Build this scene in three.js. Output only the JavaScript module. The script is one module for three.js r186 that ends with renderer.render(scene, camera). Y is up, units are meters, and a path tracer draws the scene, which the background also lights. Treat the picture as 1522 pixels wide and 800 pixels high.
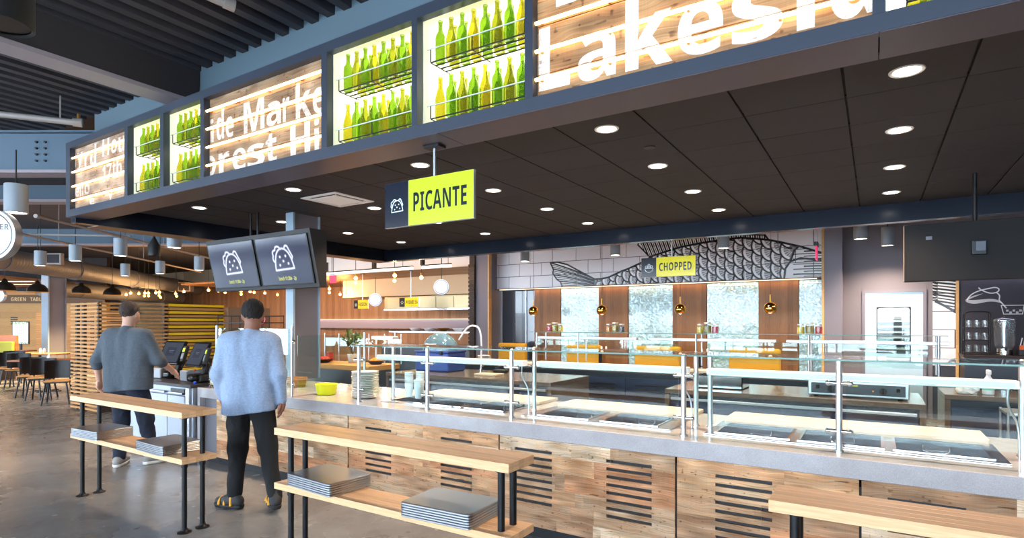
import * as THREE from 'three';
import { mergeGeometries } from 'three/addons/utils/BufferGeometryUtils.js';
import { RoundedBoxGeometry } from 'three/addons/geometries/RoundedBoxGeometry.js';
import { RectAreaLightUniformsLib } from 'three/addons/lights/RectAreaLightUniformsLib.js';

// ---------------------------------------------------------------- camera, sky, exposure
RectAreaLightUniformsLib.init();
const scene = new THREE.Scene();
const camera = new THREE.PerspectiveCamera(2 * Math.atan(400 / 853) * 180 / Math.PI, 1522 / 800, 0.05, 200);
const YAW = Math.atan(539 / 853);           // the counter runs along x; the camera stands turned from it
camera.position.set(0, 1.62, 0);
camera.rotation.set(0, YAW, 0);
camera.setViewOffset(1522, 800, 0, -80, 1522, 800);   // rising lens, verticals stay upright
scene.add(camera);
scene.background = new THREE.Color(0.70, 0.85, 1.0);  // even overcast daylight outside the window walls
scene.backgroundIntensity = 14;
const renderer = new THREE.WebGLRenderer({ antialias: true });
renderer.toneMapping = THREE.LinearToneMapping;
renderer.toneMappingExposure = 1.05;
renderer.shadowMap.enabled = true;

// ---------------------------------------------------------------- helpers
const V = (x, y, z) => new THREE.Vector3(x, y, z);
let seed = 7;
const rnd = () => { seed = (seed * 1664525 + 1013904223) >>> 0; return seed / 4294967296; };
const rr = (a, b) => a + (b - a) * rnd();
const names = new Map();
function numbered(n) { const k = names.get(n) || 0; names.set(n, k + 1); return k ? n + '_' + String(k).padStart(3, '0') : n; }
function shade(o) { o.traverse(c => { if (c.isMesh) { c.castShadow = true; c.receiveShadow = true; } }); return o; }
function tag(o, label, category, group) { o.userData.label = label; o.userData.category = category; if (group) o.userData.group = group; return o; }
function mesh(name, geo, mat, parent, p, r) {                 // one named mesh under a thing, a part or the scene
  const m = new THREE.Mesh(geo, mat); m.name = parent && parent !== scene ? name : numbered(name);
  if (p) m.position.set(...p); if (r) m.rotation.set(...r);
  m.castShadow = m.receiveShadow = true; (parent || scene).add(m); return m;
}
function thing(name, label, category, p = [0, 0, 0], ry = 0, group) {
  const g = new THREE.Group(); g.name = numbered(name); g.position.set(...p); g.rotation.y = ry; scene.add(g); return tag(g, label, category, group);
}
function structure(name, label, p = [0, 0, 0], ry = 0) { const g = new THREE.Group(); g.name = numbered(name); g.position.set(...p); g.rotation.y = ry; g.userData.kind = 'structure'; g.userData.label = label; scene.add(g); return g; }
function smesh(name, label, geo, mat, p, r) { const m = mesh(name, geo, mat, scene, p, r); m.userData.kind = 'structure'; m.userData.label = label; return m; }
function copy(o, p, label, group, ry) { const c = o.clone(); c.userData = { ...o.userData }; c.name = numbered(o.name.replace(/_\d{3}$/, '')); c.position.set(...p); if (ry !== undefined) c.rotation.y = ry; if (label) c.userData.label = label; if (group) c.userData.group = group; scene.add(c); return c; }
// uv in metres on the three planes of a part, optionally shifted
function uvm(g, s = 1, du = 0, dv = 0, turn = false) {
  g = g.index ? g.toNonIndexed() : g; g.computeVertexNormals(); const P = g.attributes.position, N = g.attributes.normal, uv = new Float32Array(P.count * 2);
  for (let i = 0; i < P.count; i++) {
    const x = P.getX(i), y = P.getY(i), z = P.getZ(i), a = Math.abs(N.getX(i)), b = Math.abs(N.getY(i)), c = Math.abs(N.getZ(i));
    let u, v; if (b >= a && b >= c) { u = x; v = z; } else if (a >= c) { u = z; v = y; } else { u = x; v = y; }
    if (turn) [u, v] = [v, u];
    uv[2 * i] = u / s + du; uv[2 * i + 1] = v / s + dv;
  }
  g.setAttribute('uv', new THREE.BufferAttribute(uv, 2)); return g;
}
const box = (w, h, d) => new THREE.BoxGeometry(w, h, d);
const rbox = (w, h, d, r = 0.005, s = 1) => new RoundedBoxGeometry(w, h, d, s, Math.min(r, w / 2.01, h / 2.01, d / 2.01));
function at(g, x, y, z, rx = 0, ry = 0, rz = 0) { if (rx) g.rotateX(rx); if (ry) g.rotateY(ry); if (rz) g.rotateZ(rz); return g.translate(x, y, z); }
const bx = (x0, x1, y0, y1, z0, z1) => box(Math.abs(x1 - x0), Math.abs(y1 - y0), Math.abs(z1 - z0)).translate((x0 + x1) / 2, (y0 + y1) / 2, (z0 + z1) / 2);
const rbx = (x0, x1, y0, y1, z0, z1, r) => rbox(Math.abs(x1 - x0), Math.abs(y1 - y0), Math.abs(z1 - z0), r).translate((x0 + x1) / 2, (y0 + y1) / 2, (z0 + z1) / 2);
const cyl = (r, h, n = 16, r2 = r) => new THREE.CylinderGeometry(r2, r, h, n);
const plain = g => { g = g.index ? g.toNonIndexed() : g; for (const k of Object.keys(g.attributes)) if (!['position', 'normal', 'uv'].includes(k)) g.deleteAttribute(k); if (!g.attributes.uv) g.setAttribute('uv', new THREE.BufferAttribute(new Float32Array(g.attributes.position.count * 2), 2)); return g; };
const join = (...gs) => mergeGeometries(gs.flat().map(plain));
function rod(a, b, r, n = 10) { const d = b.clone().sub(a), g = cyl(r, d.length(), n); g.applyQuaternion(new THREE.Quaternion().setFromUnitVectors(V(0, 1, 0), d.clone().normalize())); return g.translate((a.x + b.x) / 2, (a.y + b.y) / 2, (a.z + b.z) / 2); }
function tube(pts, r, seg = 40, n = 10, closed = false) { return new THREE.TubeGeometry(new THREE.CatmullRomCurve3(pts.map(p => V(...p)), closed, 'centripetal'), seg, r, n, closed); }
const lathe = (pts, n = 20) => new THREE.LatheGeometry(pts.map(p => new THREE.Vector2(...p)), n);
function plate(w, d, h, holes = [], bevel = 0) {                // flat slab in x-z from 0..w, 0..-d with rectangular holes [x0,x1,z0,z1]
  const s = new THREE.Shape([[0, 0], [w, 0], [w, d], [0, d]].map(p => new THREE.Vector2(...p)));
  for (const [a, b, c, e] of holes) s.holes.push(new THREE.Path([[a, c], [a, e], [b, e], [b, c]].map(p => new THREE.Vector2(...p))));
  return new THREE.ExtrudeGeometry(s, { depth: h - 2 * bevel, bevelEnabled: bevel > 0, bevelSize: bevel, bevelThickness: bevel, bevelSegments: 1, bevelOffset: -bevel }).rotateX(-Math.PI / 2).translate(0, bevel, 0);
}

// ---------------------------------------------------------------- computed textures
function vnoise(n, sd) { const a = new Float32Array(n * n); let s = sd; for (let i = 0; i < n * n; i++) { s = (s * 1664525 + 1013904223) >>> 0; a[i] = s / 4294967296; } return (x, y) => { x = ((x % n) + n) % n; y = ((y % n) + n) % n; const i = x | 0, j = y | 0, fx = x - i, fy = y - j, i2 = (i + 1) % n, j2 = (j + 1) % n, u = fx * fx * (3 - 2 * fx), v = fy * fy * (3 - 2 * fy); return (a[j * n + i] * (1 - u) + a[j * n + i2] * u) * (1 - v) + (a[j2 * n + i] * (1 - u) + a[j2 * n + i2] * u) * v; }; }
const N1 = vnoise(256, 11), N2 = vnoise(256, 99), N3 = vnoise(256, 5);
function dataTex(w, h, f, srgb = true) {
  const d = new Uint8Array(w * h * 4); for (let y = 0; y < h; y++) for (let x = 0; x < w; x++) { const c = f(x, y), o = 4 * (y * w + x); d[o] = Math.max(0, Math.min(255, c[0])); d[o + 1] = Math.max(0, Math.min(255, c[1])); d[o + 2] = Math.max(0, Math.min(255, c[2])); d[o + 3] = 255; }
  const t = new THREE.DataTexture(d, w, h); t.wrapS = t.wrapT = THREE.RepeatWrapping; t.magFilter = THREE.LinearFilter; t.minFilter = THREE.LinearMipmapLinearFilter; t.generateMipmaps = true; if (srgb) t.colorSpace = THREE.SRGBColorSpace; t.needsUpdate = true; return t;
}
function canvasTex(w, h, draw) { const c = document.createElement('canvas'); c.width = w; c.height = h; draw(c.getContext('2d'), w, h); const t = new THREE.CanvasTexture(c); t.colorSpace = THREE.SRGBColorSpace; return t; }
// grain runs along u
const oakTex = dataTex(512, 512, (x, y) => { const st = Math.floor(y / 128), g = N1(x / 64 + st * 37, y / 3.2 + st * 11) * .6 + N2(x / 20, y / 1.6) * .4, t = [0, 9, -7, 4][st]; const b = 200 + t + g * 34; return [b + 8, b - 22, b - 64]; });
const reclaimed = (x, y, w) => { const wob = N1(x / 90, y / 40) * 22, g = N2(x / 210, (y + wob) / 3.4) * .6 + N1(x / 80, (y + wob) / 1.4) * .4, m = N3(x / 130, y / 55), kn = N2(x / 26 + 31, y / 13 + 7); let v = 150 + g * 66 + (m - .5) * 74; if (kn > .86) v -= (kn - .86) * 560; const saw = N1(x / 2.6, y / 60) * 7; v -= saw; const wm = N2(x / 70 + 50, y / 30) * 26; return [v + 14 + wm * .5, v - 8 - wm * .1, v - 34 - wm * .5]; };
const reclaimedTex = dataTex(1024, 512, reclaimed);
const stoneTex = dataTex(256, 256, (x, y) => { const b = 164 + (N1(x / 1.1, y / 1.1) - .5) * 24 + (N2(x / 30, y / 30) - .5) * 10; return [b + 2, b - 3, b - 2]; });
const concreteTex = dataTex(1024, 1024, (x, y) => { const b = 118 + (N1(x / 64, y / 64) - .5) * 16 + (N2(x / 16, y / 16) - .5) * 9 + (N3(x / 4, y / 4) - .5) * 7; return [b, b - 1, b - 1]; });
const concreteRough = dataTex(512, 512, (x, y) => { const b = 72 + (N1(x / 40, y / 40) - .5) * 12 + (N2(x / 12, y / 12) - .5) * 6; return [b, b, b]; }, false);
const veneerTex = dataTex(512, 512, (x, y) => { const st = Math.floor(y / 64), g = N1(x / 120 + st * 29, y / 3) * .6 + N2(x / 40, y / 1.4) * .4; const b = 138 + g * 46 + [0, 14, -10, 6, -16, 10, -4, 2][st]; return [b + 14, b - 22, b - 58]; });
const darkwoodTex = dataTex(256, 256, (x, y) => { const b = 70 + N1(x / 60, y / 3) * 40; return [b + 8, b - 6, b - 12]; });
const rippleTex = dataTex(256, 256, (x, y) => { const b = 255 * (N1(x / 9, y / 9) * .6 + N2(x / 4, y / 4) * .4); return [b, b, b]; }, false);
const brushTex = dataTex(256, 256, (x, y) => { const b = 70 + N1(x / 50, y / .9) * 70; return [b, b, b]; }, false);
const clothTex = dataTex(256, 256, (x, y) => { const b = 214 + (N1(x / 1.2, y / 9) - .5) * 26 + (N2(x / 9, y / 1.2) - .5) * 26; return [b, b, b]; });
const foldTex = dataTex(256, 256, (x, y) => { const b = 255 * (N1(x / 22 + N2(x / 40, y / 40) * 2, y / 60) * .7 + N3(x / 14, y / 18) * .3); return [b, b, b]; }, false);
const spiralTex = dataTex(64, 64, (x, y) => { const b = x % 16 < 3 ? 255 : 90; return [b, b, b]; }, false);

// ---------------------------------------------------------------- materials
const std = (c, r = .6, m = 0, o = {}) => new THREE.MeshStandardMaterial({ color: c, roughness: r, metalness: m, ...o });
const phys = (c, o = {}) => new THREE.MeshPhysicalMaterial({ color: c, ...o });
const glow = (c, i, base = '#888888') => new THREE.MeshStandardMaterial({ color: base, emissive: c, emissiveIntensity: i, roughness: .5 });
const M = {
  fascia: std('#343b49', .42, .25), soffit: std('#554f58', .36, .3), beamIn: std('#1d2634', .2, .4), endDark: std('#1d1c20', .6), warmEdge: std('#8a6a50', .5),
  tile: std('#212027', .75), tbar: std('#0c0b0d', .8), bulkhead: std('#50636e', .75), deck: std('#302e34', .8), beam: std('#2b2628', .7), flange: std('#8d8288', .7), girder: std('#4d6070', .7),
  black: std('#17171a', .55), blackMetal: std('#1c1d20', .42, .5), blackGloss: std('#101114', .18), steel: std('#b9bcc0', .3, 1, { roughnessMap: brushTex }), steelBright: std('#d5d8dc', .2, 1), steelDoor: std('#aab0ba', .42, .85), chrome: std('#e3e6ea', .08, 1),
  lampGrey: std('#8b949d', .5, .15), alu: std('#c6cad0', .33, .9), gold: std('#dba850', .14, 1), brass: std('#b78845', .3, .9), white: std('#e8e8ea', .5), whiteGloss: std('#eef0f2', .15), plastic: std('#d9dee6', .4),
  oak: std('#fbe6da', .36, 0, { map: oakTex }), oakEdge: std('#ead3ab', .5, 0, { map: oakTex }), board: std('#cdb6a2', .5), butcher: std('#e0b880', .5, 0, { map: oakTex }),
  stone: std('#ffffff', .12, 0, { map: stoneTex }), floor: std('#ffffff', .95, 0, { map: concreteTex, roughnessMap: concreteRough }),
  navy: std('#2a3550', .35), cabinet: std('#262c38', .35), slate: std('#3a3f4b', .6), greyWall: std('#78727a', .75), veneer: std('#ead6c4', .5, 0, { map: veneerTex }), darkwood: std('#8a7570', .6, 0, { map: darkwoodTex }), cream: std('#cdbb9c', .6),
  colblue: std('#8fa3b4', .5), colgrey: std('#66646c', .55), purpleGrey: std('#77737f', .6), yellow: std('#f0c31a', .5), yellowPad: std('#b98c22', .8), red: std('#c23a30', .5), pink: std('#e0356a', .5), duct: std('#5c6068', .55, .1, { bumpMap: spiralTex, bumpScale: .01 }), pipe: std('#8f8884', .55, .2),
  pot: std('#c9d0d6', .4, .3), dome: std('#26211f', .3, .3), slatwood: std('#d8b384', .6, 0, { map: oakTex }), chairMetal: std('#1e1c1d', .4, .4), table: std('#c98f5e', .45, 0, { map: veneerTex }), green: std('#6e7a2c', .8),
  led: glow('#ffd490', 4.6, '#fff0d0'), niche: glow('#fffae6', 1.2, '#f4f2e6'), nicheWall: std('#efefe2', .6), lamp: glow('#fff0d8', 12), lampSoft: glow('#ffe2c0', 2.4), barLight: glow('#cfe8f4', .6), bulb: glow('#ffb860', 9), strip: glow('#fff2e8', 2.6), coolSign: glow('#e6f0ff', 1.1),
};
M.glass = phys('#f1faf8', { transmission: 1, thickness: 0, roughness: .02, ior: 1.5 });
M.glassEdge = phys('#1f7a68', { roughness: .15, transmission: .35, thickness: 0 });
M.windowGlass = phys('#ffffff', { transmission: 1, thickness: 0, roughness: 0, ior: 1.45 });
M.ripple = phys('#aed3de', { roughness: .1, metalness: .25, bumpMap: rippleTex, bumpScale: .035, clearcoat: 1, clearcoatRoughness: .1 });
M.darkGlass = phys('#39424f', { roughness: .12, clearcoat: .6 });
M.bottleGreen = phys('#b4cc5c', { transmission: .93, thickness: 0, roughness: .08, ior: 1.5 });
M.bottleOlive = phys('#c6c65a', { transmission: .93, thickness: 0, roughness: .08, ior: 1.5 });
M.bottleGold = phys('#d9d25e', { transmission: .93, thickness: 0, roughness: .08, ior: 1.5 });
M.jar = phys('#f4f8f8', { transmission: .95, thickness: 0, roughness: .03 });
const woods = ['#fbeee0', '#ecd2ba', '#dcc6b2', '#ffffff', '#d6c8bc', '#e6bfa4', '#f2e0cc', '#c9b5a6'].map(c => std(c, .78, 0, { map: reclaimedTex, bumpMap: reclaimedTex, bumpScale: .001 }));
const planks = ['#b39576', '#a58568', '#c0a585', '#957860'].map(c => std(c, .8, 0, { map: reclaimedTex }));
const print = (t, r = .35, o = {}) => std('#ffffff', r, 0, { map: t, ...o });
const UNIT = box(1, 1, 1);
const wing = (r, d) => [r * Math.cos(YAW) - d * Math.sin(YAW), -r * Math.sin(YAW) - d * Math.cos(YAW)];   // the dining wing stands turned by YAW: r across it, d along it
function spot(p, to, color, i, angle = 1.0, pen = .8, r = 2) { const l = new THREE.SpotLight(color, i, 0, angle, pen, 2); l.position.set(...p); l.target.position.set(...to); l.castShadow = true; l.shadow.radius = r; l.name = numbered('spot_light'); scene.add(l); scene.add(l.target); l.target.name = numbered('spot_target'); return l; }
function point(p, color, i, r = 2) { const l = new THREE.PointLight(color, i, 0, 2); l.position.set(...p); l.castShadow = true; l.shadow.radius = r; l.name = numbered('point_light'); scene.add(l); return l; }
function area(p, look, w, h, color, i) { const l = new THREE.RectAreaLight(color, i, w, h); l.position.set(...p); l.lookAt(...look); l.name = numbered('area_light'); scene.add(l); return l; }
// ================================================================ THE SHELL
const XL = -38, XR = 5, ZB = -17, ZF = 6, ROOF = 4.42;
smesh('floor', 'polished grey concrete floor with soft mottling', uvm(bx(XL - .3, XR + .3, -.2, 0, ZB - .3, ZF + .3), 4), M.floor);
{ // flat roof slab with deep folded decking under it, ribs along z
  const g = structure('ceiling', 'dark folded steel roof decking over the walkway');
  mesh('roof_slab', bx(XL - .3, XR + .3, ROOF, ROOF + .2, ZB - .3, ZF + .3), M.deck, g);
  const s = new THREE.Shape([[-.045, 0], [.045, 0], [.055, .19], [-.055, .19]].map(p => new THREE.Vector2(...p)));
  const rib = new THREE.ExtrudeGeometry(s, { depth: 9.3, bevelEnabled: false });
  for (let x = -10.6; x < 2; x += .203) mesh('deck_rib', rib, M.deck, g, [x, 4.225, -3.3]);
}
smesh('wall_bulkhead', 'blue grey painted bulkhead above the bottle fascia', bx(-8.3, XR, 3.0, ROOF, -3.30, -3.42), M.bulkhead);
{ // roof beam
  const b = structure('roof_beam', 'dark steel roof beam with pale lower flange above the fascia');
  mesh('web', bx(-6.12, -5.90, 3.90, 4.235, -3.29, 5.8), M.beam, b); mesh('lower_flange', bx(-6.14, -5.88, 3.86, 3.90, -3.29, 5.8), M.flange, b);
}
// walls with thickness; the walkway side is a window wall
smesh('wall_back', 'far wall behind the food hall', bx(XL, -8.3, 0, ROOF, ZB, ZB - .25), M.cream);
smesh('wall_left', 'far end wall of the dining hall', bx(XL, XL - .25, 0, ROOF, ZB, ZF), M.greyWall);
smesh('wall_right', 'side wall beyond the counter', bx(XR, XR + .25, 0, ROOF, ZB, ZF), M.greyWall);
{ const w = structure('wall_front', 'window wall along the walkway');
  mesh('sill', bx(XL, XR, 0, .35, ZF, ZF + .25), M.greyWall, w); mesh('header', bx(XL, XR, 4.1, ROOF, ZF, ZF + .25), M.greyWall, w);
  let n = 1; const step = 4.3;
  for (let x = XL; x < XR - .1; x += step) {
    mesh('pier', bx(x, x + .3, .35, 4.1, ZF, ZF + .25), M.greyWall, w);
    const wd = structure('window_' + n++, 'tall clear window of the walkway wall', [x + .3 + (step - .3) / 2, .35, ZF + .12]);
    const ww = Math.min(step - .3, XR - x - .3);
    mesh('frame', join(bx(-ww / 2, ww / 2, 0, .06, -.04, .04), bx(-ww / 2, ww / 2, 3.69, 3.75, -.04, .04), bx(-.03, .03, .06, 3.69, -.04, .04)), M.blackMetal, wd);
    mesh('pane', box(ww / 2 - .03, 3.63, .001).translate(-ww / 4 - .015, 1.875, 0), M.windowGlass, wd); mesh('pane', box(ww / 2 - .03, 3.63, .001).translate(ww / 4 + .015, 1.875, 0), M.windowGlass, wd);
  }
}
// ================================================================ FASCIA: signs and lit bottle niches
const FX = [-8.31, 2.7], FZ = -3.0, cuts = [[-8.20, -6.84], [-6.77, -6.10], [-6.03, -5.365], [-5.307, -3.66], [-3.595, -2.72], [-2.67, -1.803], [-1.747, -.008], [.04, .95], [1.02, 1.9]];
{
  const f = structure('trim_1', 'slate blue steel fascia frame hanging over the counter');
  mesh('lower_rail', bx(FX[0], FX[1], 2.904, 2.985, FZ, FZ - .06), M.fascia, f); mesh('upper_rail', bx(FX[0], FX[1], 3.725, 3.803, FZ, FZ - .06), M.fascia, f);
  mesh('post', bx(FX[0], cuts[0][0], 2.985, 3.725, FZ, FZ - .06), M.fascia, f);
  for (let i = 0; i < cuts.length - 1; i++) mesh('post', bx(cuts[i][1], cuts[i + 1][0], 2.985, 3.725, FZ + .002, FZ - .06), M.fascia, f);
  mesh('post', bx(1.9, FX[1], 2.985, 3.725, FZ, FZ - .06), M.fascia, f);
  mesh('top_cap', bx(FX[0], FX[1], 3.79, 3.803, FZ - .06, -3.3), M.endDark, f); mesh('end_panel', bx(FX[0], FX[0] + .02, 2.985, 3.79, FZ - .06, -3.3), M.endDark, f);
  let x = FX[0]; for (const x1 of [-5.05, -2.49, .02, 2.7]) { mesh('underside_panel', bx(x, x1 - .006, 2.90, 2.93, FZ - .004, -3.313), M.soffit, f); x = x1; }
  mesh('back_panel', bx(FX[0], FX[1], 2.93, 3.05, -3.30, -3.313), M.endDark, f);
}
const SY = [3.607, 3.437, 3.266, 3.095];
function fitted(c, list) { for (const [t, x0, x1, y0, y1] of list) { const S = 300; c.font = 'bold ' + S + 'px sans-serif'; const m = c.measureText(t), l = m.actualBoundingBoxLeft, w = m.actualBoundingBoxRight + l, h = m.actualBoundingBoxAscent + m.actualBoundingBoxDescent; c.save(); c.translate(x0, y1); c.scale((x1 - x0) / w, (y1 - y0) / h); c.translate(l, -m.actualBoundingBoxDescent); c.fillStyle = '#e9e9ec'; c.fillText(t, 0, 0); c.restore(); } }
function letters(c, lines) { // hand-painted block letters, worn through to the wood
  for (const [t, x, y, size, sx] of lines) { c.save(); c.translate(x, y); c.scale(sx, 1); c.font = 'bold ' + size + 'px sans-serif'; c.fillStyle = '#e9e9ec'; c.fillText(t, 0, 0); c.restore(); }
}
function signTexture(w, h, lines, tone, sd, paint) {
  const layer = document.createElement('canvas'); layer.width = w; layer.height = h; const lc = layer.getContext('2d'); fitted(lc, lines); const a = lc.getImageData(0, 0, w, h).data;
  return dataTex(w, h, (x, y) => { const yy = h - 1 - y, row = Math.floor(yy / (h / 5)), p = reclaimed(x * 1.1 + row * 300 + sd * 77, yy * .8 + row * 90, 0), m = N3(x / 60 + sd, yy / 60); let r = p[0] * tone[0] - m * 20, g = p[1] * tone[1] - m * 22, b = p[2] * tone[2] - m * 20; const k = a[4 * (yy * w + x) + 3] / 255 * (N1(x / 2.5, yy / 9) * .5 + N2(x / 1.5, yy / 1.5) * .4 + .42); const q = Math.min(1, Math.max(0, k)) * (p[0] < 150 ? .6 : 1) * paint; return [r * (1 - q) + 228 * q, g * (1 - q) + 230 * q, b * (1 - q) + 234 * q]; });
}
function signPanel(x0, x1, lines, tone, sd, label, paint) {
  const w = x1 - x0, g = thing('lit_sign_panel', label, 'sign', [(x0 + x1) / 2, 2.985, FZ - .055]), mat = print(signTexture(1024, 512, lines, tone, sd, paint), .75), ph = .74 / 5;
  for (let i = 0; i < 5; i++) { const b = rbox(w, ph - .003, .02, .002); const P = b.attributes.position, uv = b.attributes.uv; for (let k = 0; k < P.count; k++) uv.setXY(k, P.getX(k) / w + .5, (P.getY(k) + ph * (i + .5)) / .74); mesh('plank', b, mat, g, [0, ph * (i + .5), -.012 + [0, .003, -.001, .002, 0][i]]); }
  for (const y of SY) {
    const s = mesh('light_tube', cyl(.0115, w - .01, 8).rotateZ(Math.PI / 2), M.led, g, [0, y - 2.985, .03]);
    for (let x = -w / 2 + .04; x < w / 2; x += .44) mesh('clip', box(.012, .022, .03), M.brass, s, [x, 0, -.012]);
    area([(x0 + x1) / 2, y, FZ - .045], [(x0 + x1) / 2, y, FZ - 1], w - .05, .02, '#ffd09a', 6);
  }
}
signPanel(cuts[0][0], cuts[0][1], [['n', -90, 20, 30, 150], ['y', 40, 150, 40, 190], ['r', 190, 280, 50, 180], ['d', 300, 420, 10, 190], ['H', 530, 660, -10, 140], ['o', 690, 800, 30, 140], ['u', 820, 940, 30, 150], ['1', 530, 585, 205, 340], ['7', 605, 700, 205, 340], ['t', 715, 770, 200, 330], ['h', 785, 880, 190, 330], ['c', -100, -10, 320, 405], ['e', 5, 85, 320, 405], ['l', 100, 125, 295, 405], ['l', 145, 170, 295, 405], ['o', 190, 296, 320, 405], ['e', 290, 380, 440, 500], ['y', 640, 720, 420, 520]], [.80, .80, .82], 1, 'weathered wood sign with faded letters reading 17th, under light tubes', .58);
signPanel(cuts[3][0], cuts[3][1], [['i', 5, 40, 130, 280], ['d', 68, 145, 83, 280], ['e', 161, 240, 150, 282], ['M', 331, 522, 96, 288], ['a', 535, 662, 145, 290], ['r', 677, 735, 145, 288], ['k', 782, 905, 88, 292], ['e', 915, 1010, 150, 295], ['o', -51, 64, 366, 500], ['r', 92, 203, 366, 502], ['e', 229, 361, 366, 505], ['s', 369, 527, 368, 508], ['t', 532, 630, 330, 508], ['H', 737, 898, 322, 512], ['i', 926, 965, 322, 512]], [.70, .67, .62], 2, 'wooden light-tube sign with painted letters ide Marke and orest Hi', .72);
signPanel(cuts[6][0], cuts[6][1], [['B', 73, 200, -60, 145], ['L', 2, 134, 212, 478], ['a', 157, 300, 292, 486], ['k', 333, 491, 205, 484], ['e', 506, 647, 296, 488], ['s', 668, 812, 296, 490], ['i', 838, 890, 210, 488], ['d', 924, 1040, 208, 490]], [.80, .73, .62], 3, 'big wooden light-tube sign painted with the letters Lakesid', .94);
// bottles
const prof = (kind) => kind ? [[0, 0], [.032, 0], [.036, .004], [.0365, .16], [.034, .185], [.018, .215], [.0145, .235], [.0142, .275], [.0168, .276], [.0168, .29], [.012, .29]] : [[0, 0], [.034, 0], [.0385, .005], [.0385, .125], [.036, .15], [.026, .185], [.0165, .22], [.0145, .272], [.017, .273], [.017, .288], [.012, .288]];
const bottleGeo = [lathe(prof(0), 14), lathe(prof(1), 14)];
let bottleProto = [];
function bottle(x, y, z, k, label, group) { const ms = [M.bottleGold, M.bottleGreen, M.bottleOlive, M.bottleGreen]; const m = new THREE.Mesh(bottleGeo[k % 2], ms[k % 4]); m.castShadow = m.receiveShadow = true; m.name = numbered('wine_bottle'); m.position.set(x, y, z); m.rotation.y = k; scene.add(m); tag(m, label, 'bottle', group); }
function niche(x0, x1, where, upper = true) {
  const w = x1 - x0, cx = (x0 + x1) / 2, g = thing('bottle_niche', 'glowing display niche with wire bottle racks ' + where, 'niche', [cx, 2.985, FZ - .06]);
  mesh('lit_back_panel', box(w, .77, .006), M.niche, g, [0, .385, -.235]);
  mesh('side_panel', box(.004, .77, .235), M.nicheWall, g, [-w / 2 + .002, .385, -.118]); mesh('side_panel', box(.004, .77, .235), M.nicheWall, g, [w / 2 - .002, .385, -.118]);
  mesh('floor_panel', box(w, .004, .235), M.nicheWall, g, [0, .002, -.118]); mesh('top_panel', box(w, .004, .235), M.nicheWall, g, [0, .768, -.118]);
  for (const [i, y] of [[0, .048], [1, .438]]) {
    for (let k = 0; k < 4; k++) mesh('rack_rod', cyl(.005, w - .1, 8).rotateZ(Math.PI / 2), M.blackMetal, g, [.03, y - .004, .005 - .055 * k]);
    mesh('rail', cyl(.005, w - .06, 8).rotateZ(Math.PI / 2), M.alu, g, [.02, y + .085, .012]);
    for (const sx of [-w / 2 + .08, 0, w / 2 - .03]) mesh('rack_bracket', join(cyl(.004, .09, 6).translate(sx, y + .04, .012), rod(V(sx, y - .008, .008), V(sx, y - .008, -.2), .004, 6)), M.blackMetal, g);
    const n = Math.floor((w - .17) / .095) + 1;
    const sh = i ? 'upper' : 'lower';
    for (let k = 0; k < n; k++) {
      bottle(x0 + .12 + k * .095, 2.985 + y + .001, FZ - .105, k + i, `${['gold', 'green', 'olive', 'green'][(k + i) % 4]} wine bottle, front of ${sh} rack, niche ${where}`, `front bottles, ${sh} rack, niche ${where}`);
      if (k < n - 1) bottle(x0 + .167 + k * .095, 2.985 + y + .001, FZ - .205, k + i + 1, `${['gold', 'green', 'olive', 'green'][(k + i + 1) % 4]} wine bottle, back of ${sh} rack, niche ${where}`, `back bottles, ${sh} rack, niche ${where}`);
    }
  }
  area([cx, 3.37, FZ - .285], [cx, 3.37, 0], w - .06, .7, '#fff8dc', 2.2);
}
niche(...cuts[1], 'next to the sign reading 17th'); niche(...cuts[2], 'left of the ide Marke sign'); niche(...cuts[4], 'right of the orest Hi sign'); niche(...cuts[5], 'left of the Lakesid sign'); niche(...cuts[7], 'right of the Lakesid sign');

// ================================================================ CEILING ISLAND: tiles, beams, downlights
const CY = 3.05, TZ = [-3.10, -8.25];
{
  const g = structure('ceiling', 'dark square-tiled dropped ceiling above the serving kitchen');
  mesh('ceiling_backing', bx(-8.3, 3.9, CY + .02, CY + .06, -3.43, -8.4), M.tbar, g);
  const t = rbox(.598, .014, .598, .003); const tones = ['#212027', '#1f1e25', '#232229'].map(c => std(c, .75)); const t0 = rbox(.598, .014, .17, .003);
  for (let i = -13; i <= 5; i++) for (let k = 0; k < 9; k++) {
    const x = -.155 + .61 * i + .305, z0 = -3.622 - .605 * (k - .5), z = z0; if (x < -8.3 || z < -8.25) continue; if (k === 0) { mesh('ceiling_tile', t0, tones[(i * 7 + 140) % 3], g, [x, CY + .007, -3.53]); continue; }
    mesh('ceiling_tile', t, tones[(i * 7 + k * 5 + 140) % 3], g, [x, CY + .007, z]);
  }
  for (let k = 0; k < 9; k++) mesh('ceiling_grid_bar', bx(-8.2, 3.6, CY + .012, CY + .02, -3.622 - .605 * k - .012, -3.622 - .605 * k + .012), M.tbar, g);
}
smesh('trim_2', 'dark blue steel edge beam along the back of the dropped ceiling', rbx(-8.5, 3.9, 2.83, 3.3, -8.25, -8.4, .004), M.beamIn);
{ const b = structure('trim_3', 'dark steel edge beam closing the end of the dropped ceiling'); mesh('face', rbx(-8.2, -8.34, 2.84, 3.3, -3.06, -8.26, .004), M.beamIn, b); mesh('lower_edge', bx(-8.2, -8.5, 2.83, 2.84, -3.3, -8.4), M.warmEdge, b); }
const LX = [.155, -1.67, -3.48, -5.27, -7.09, 1.98], LZ = [-3.95, -5.13, -6.33, -7.54];
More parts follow.
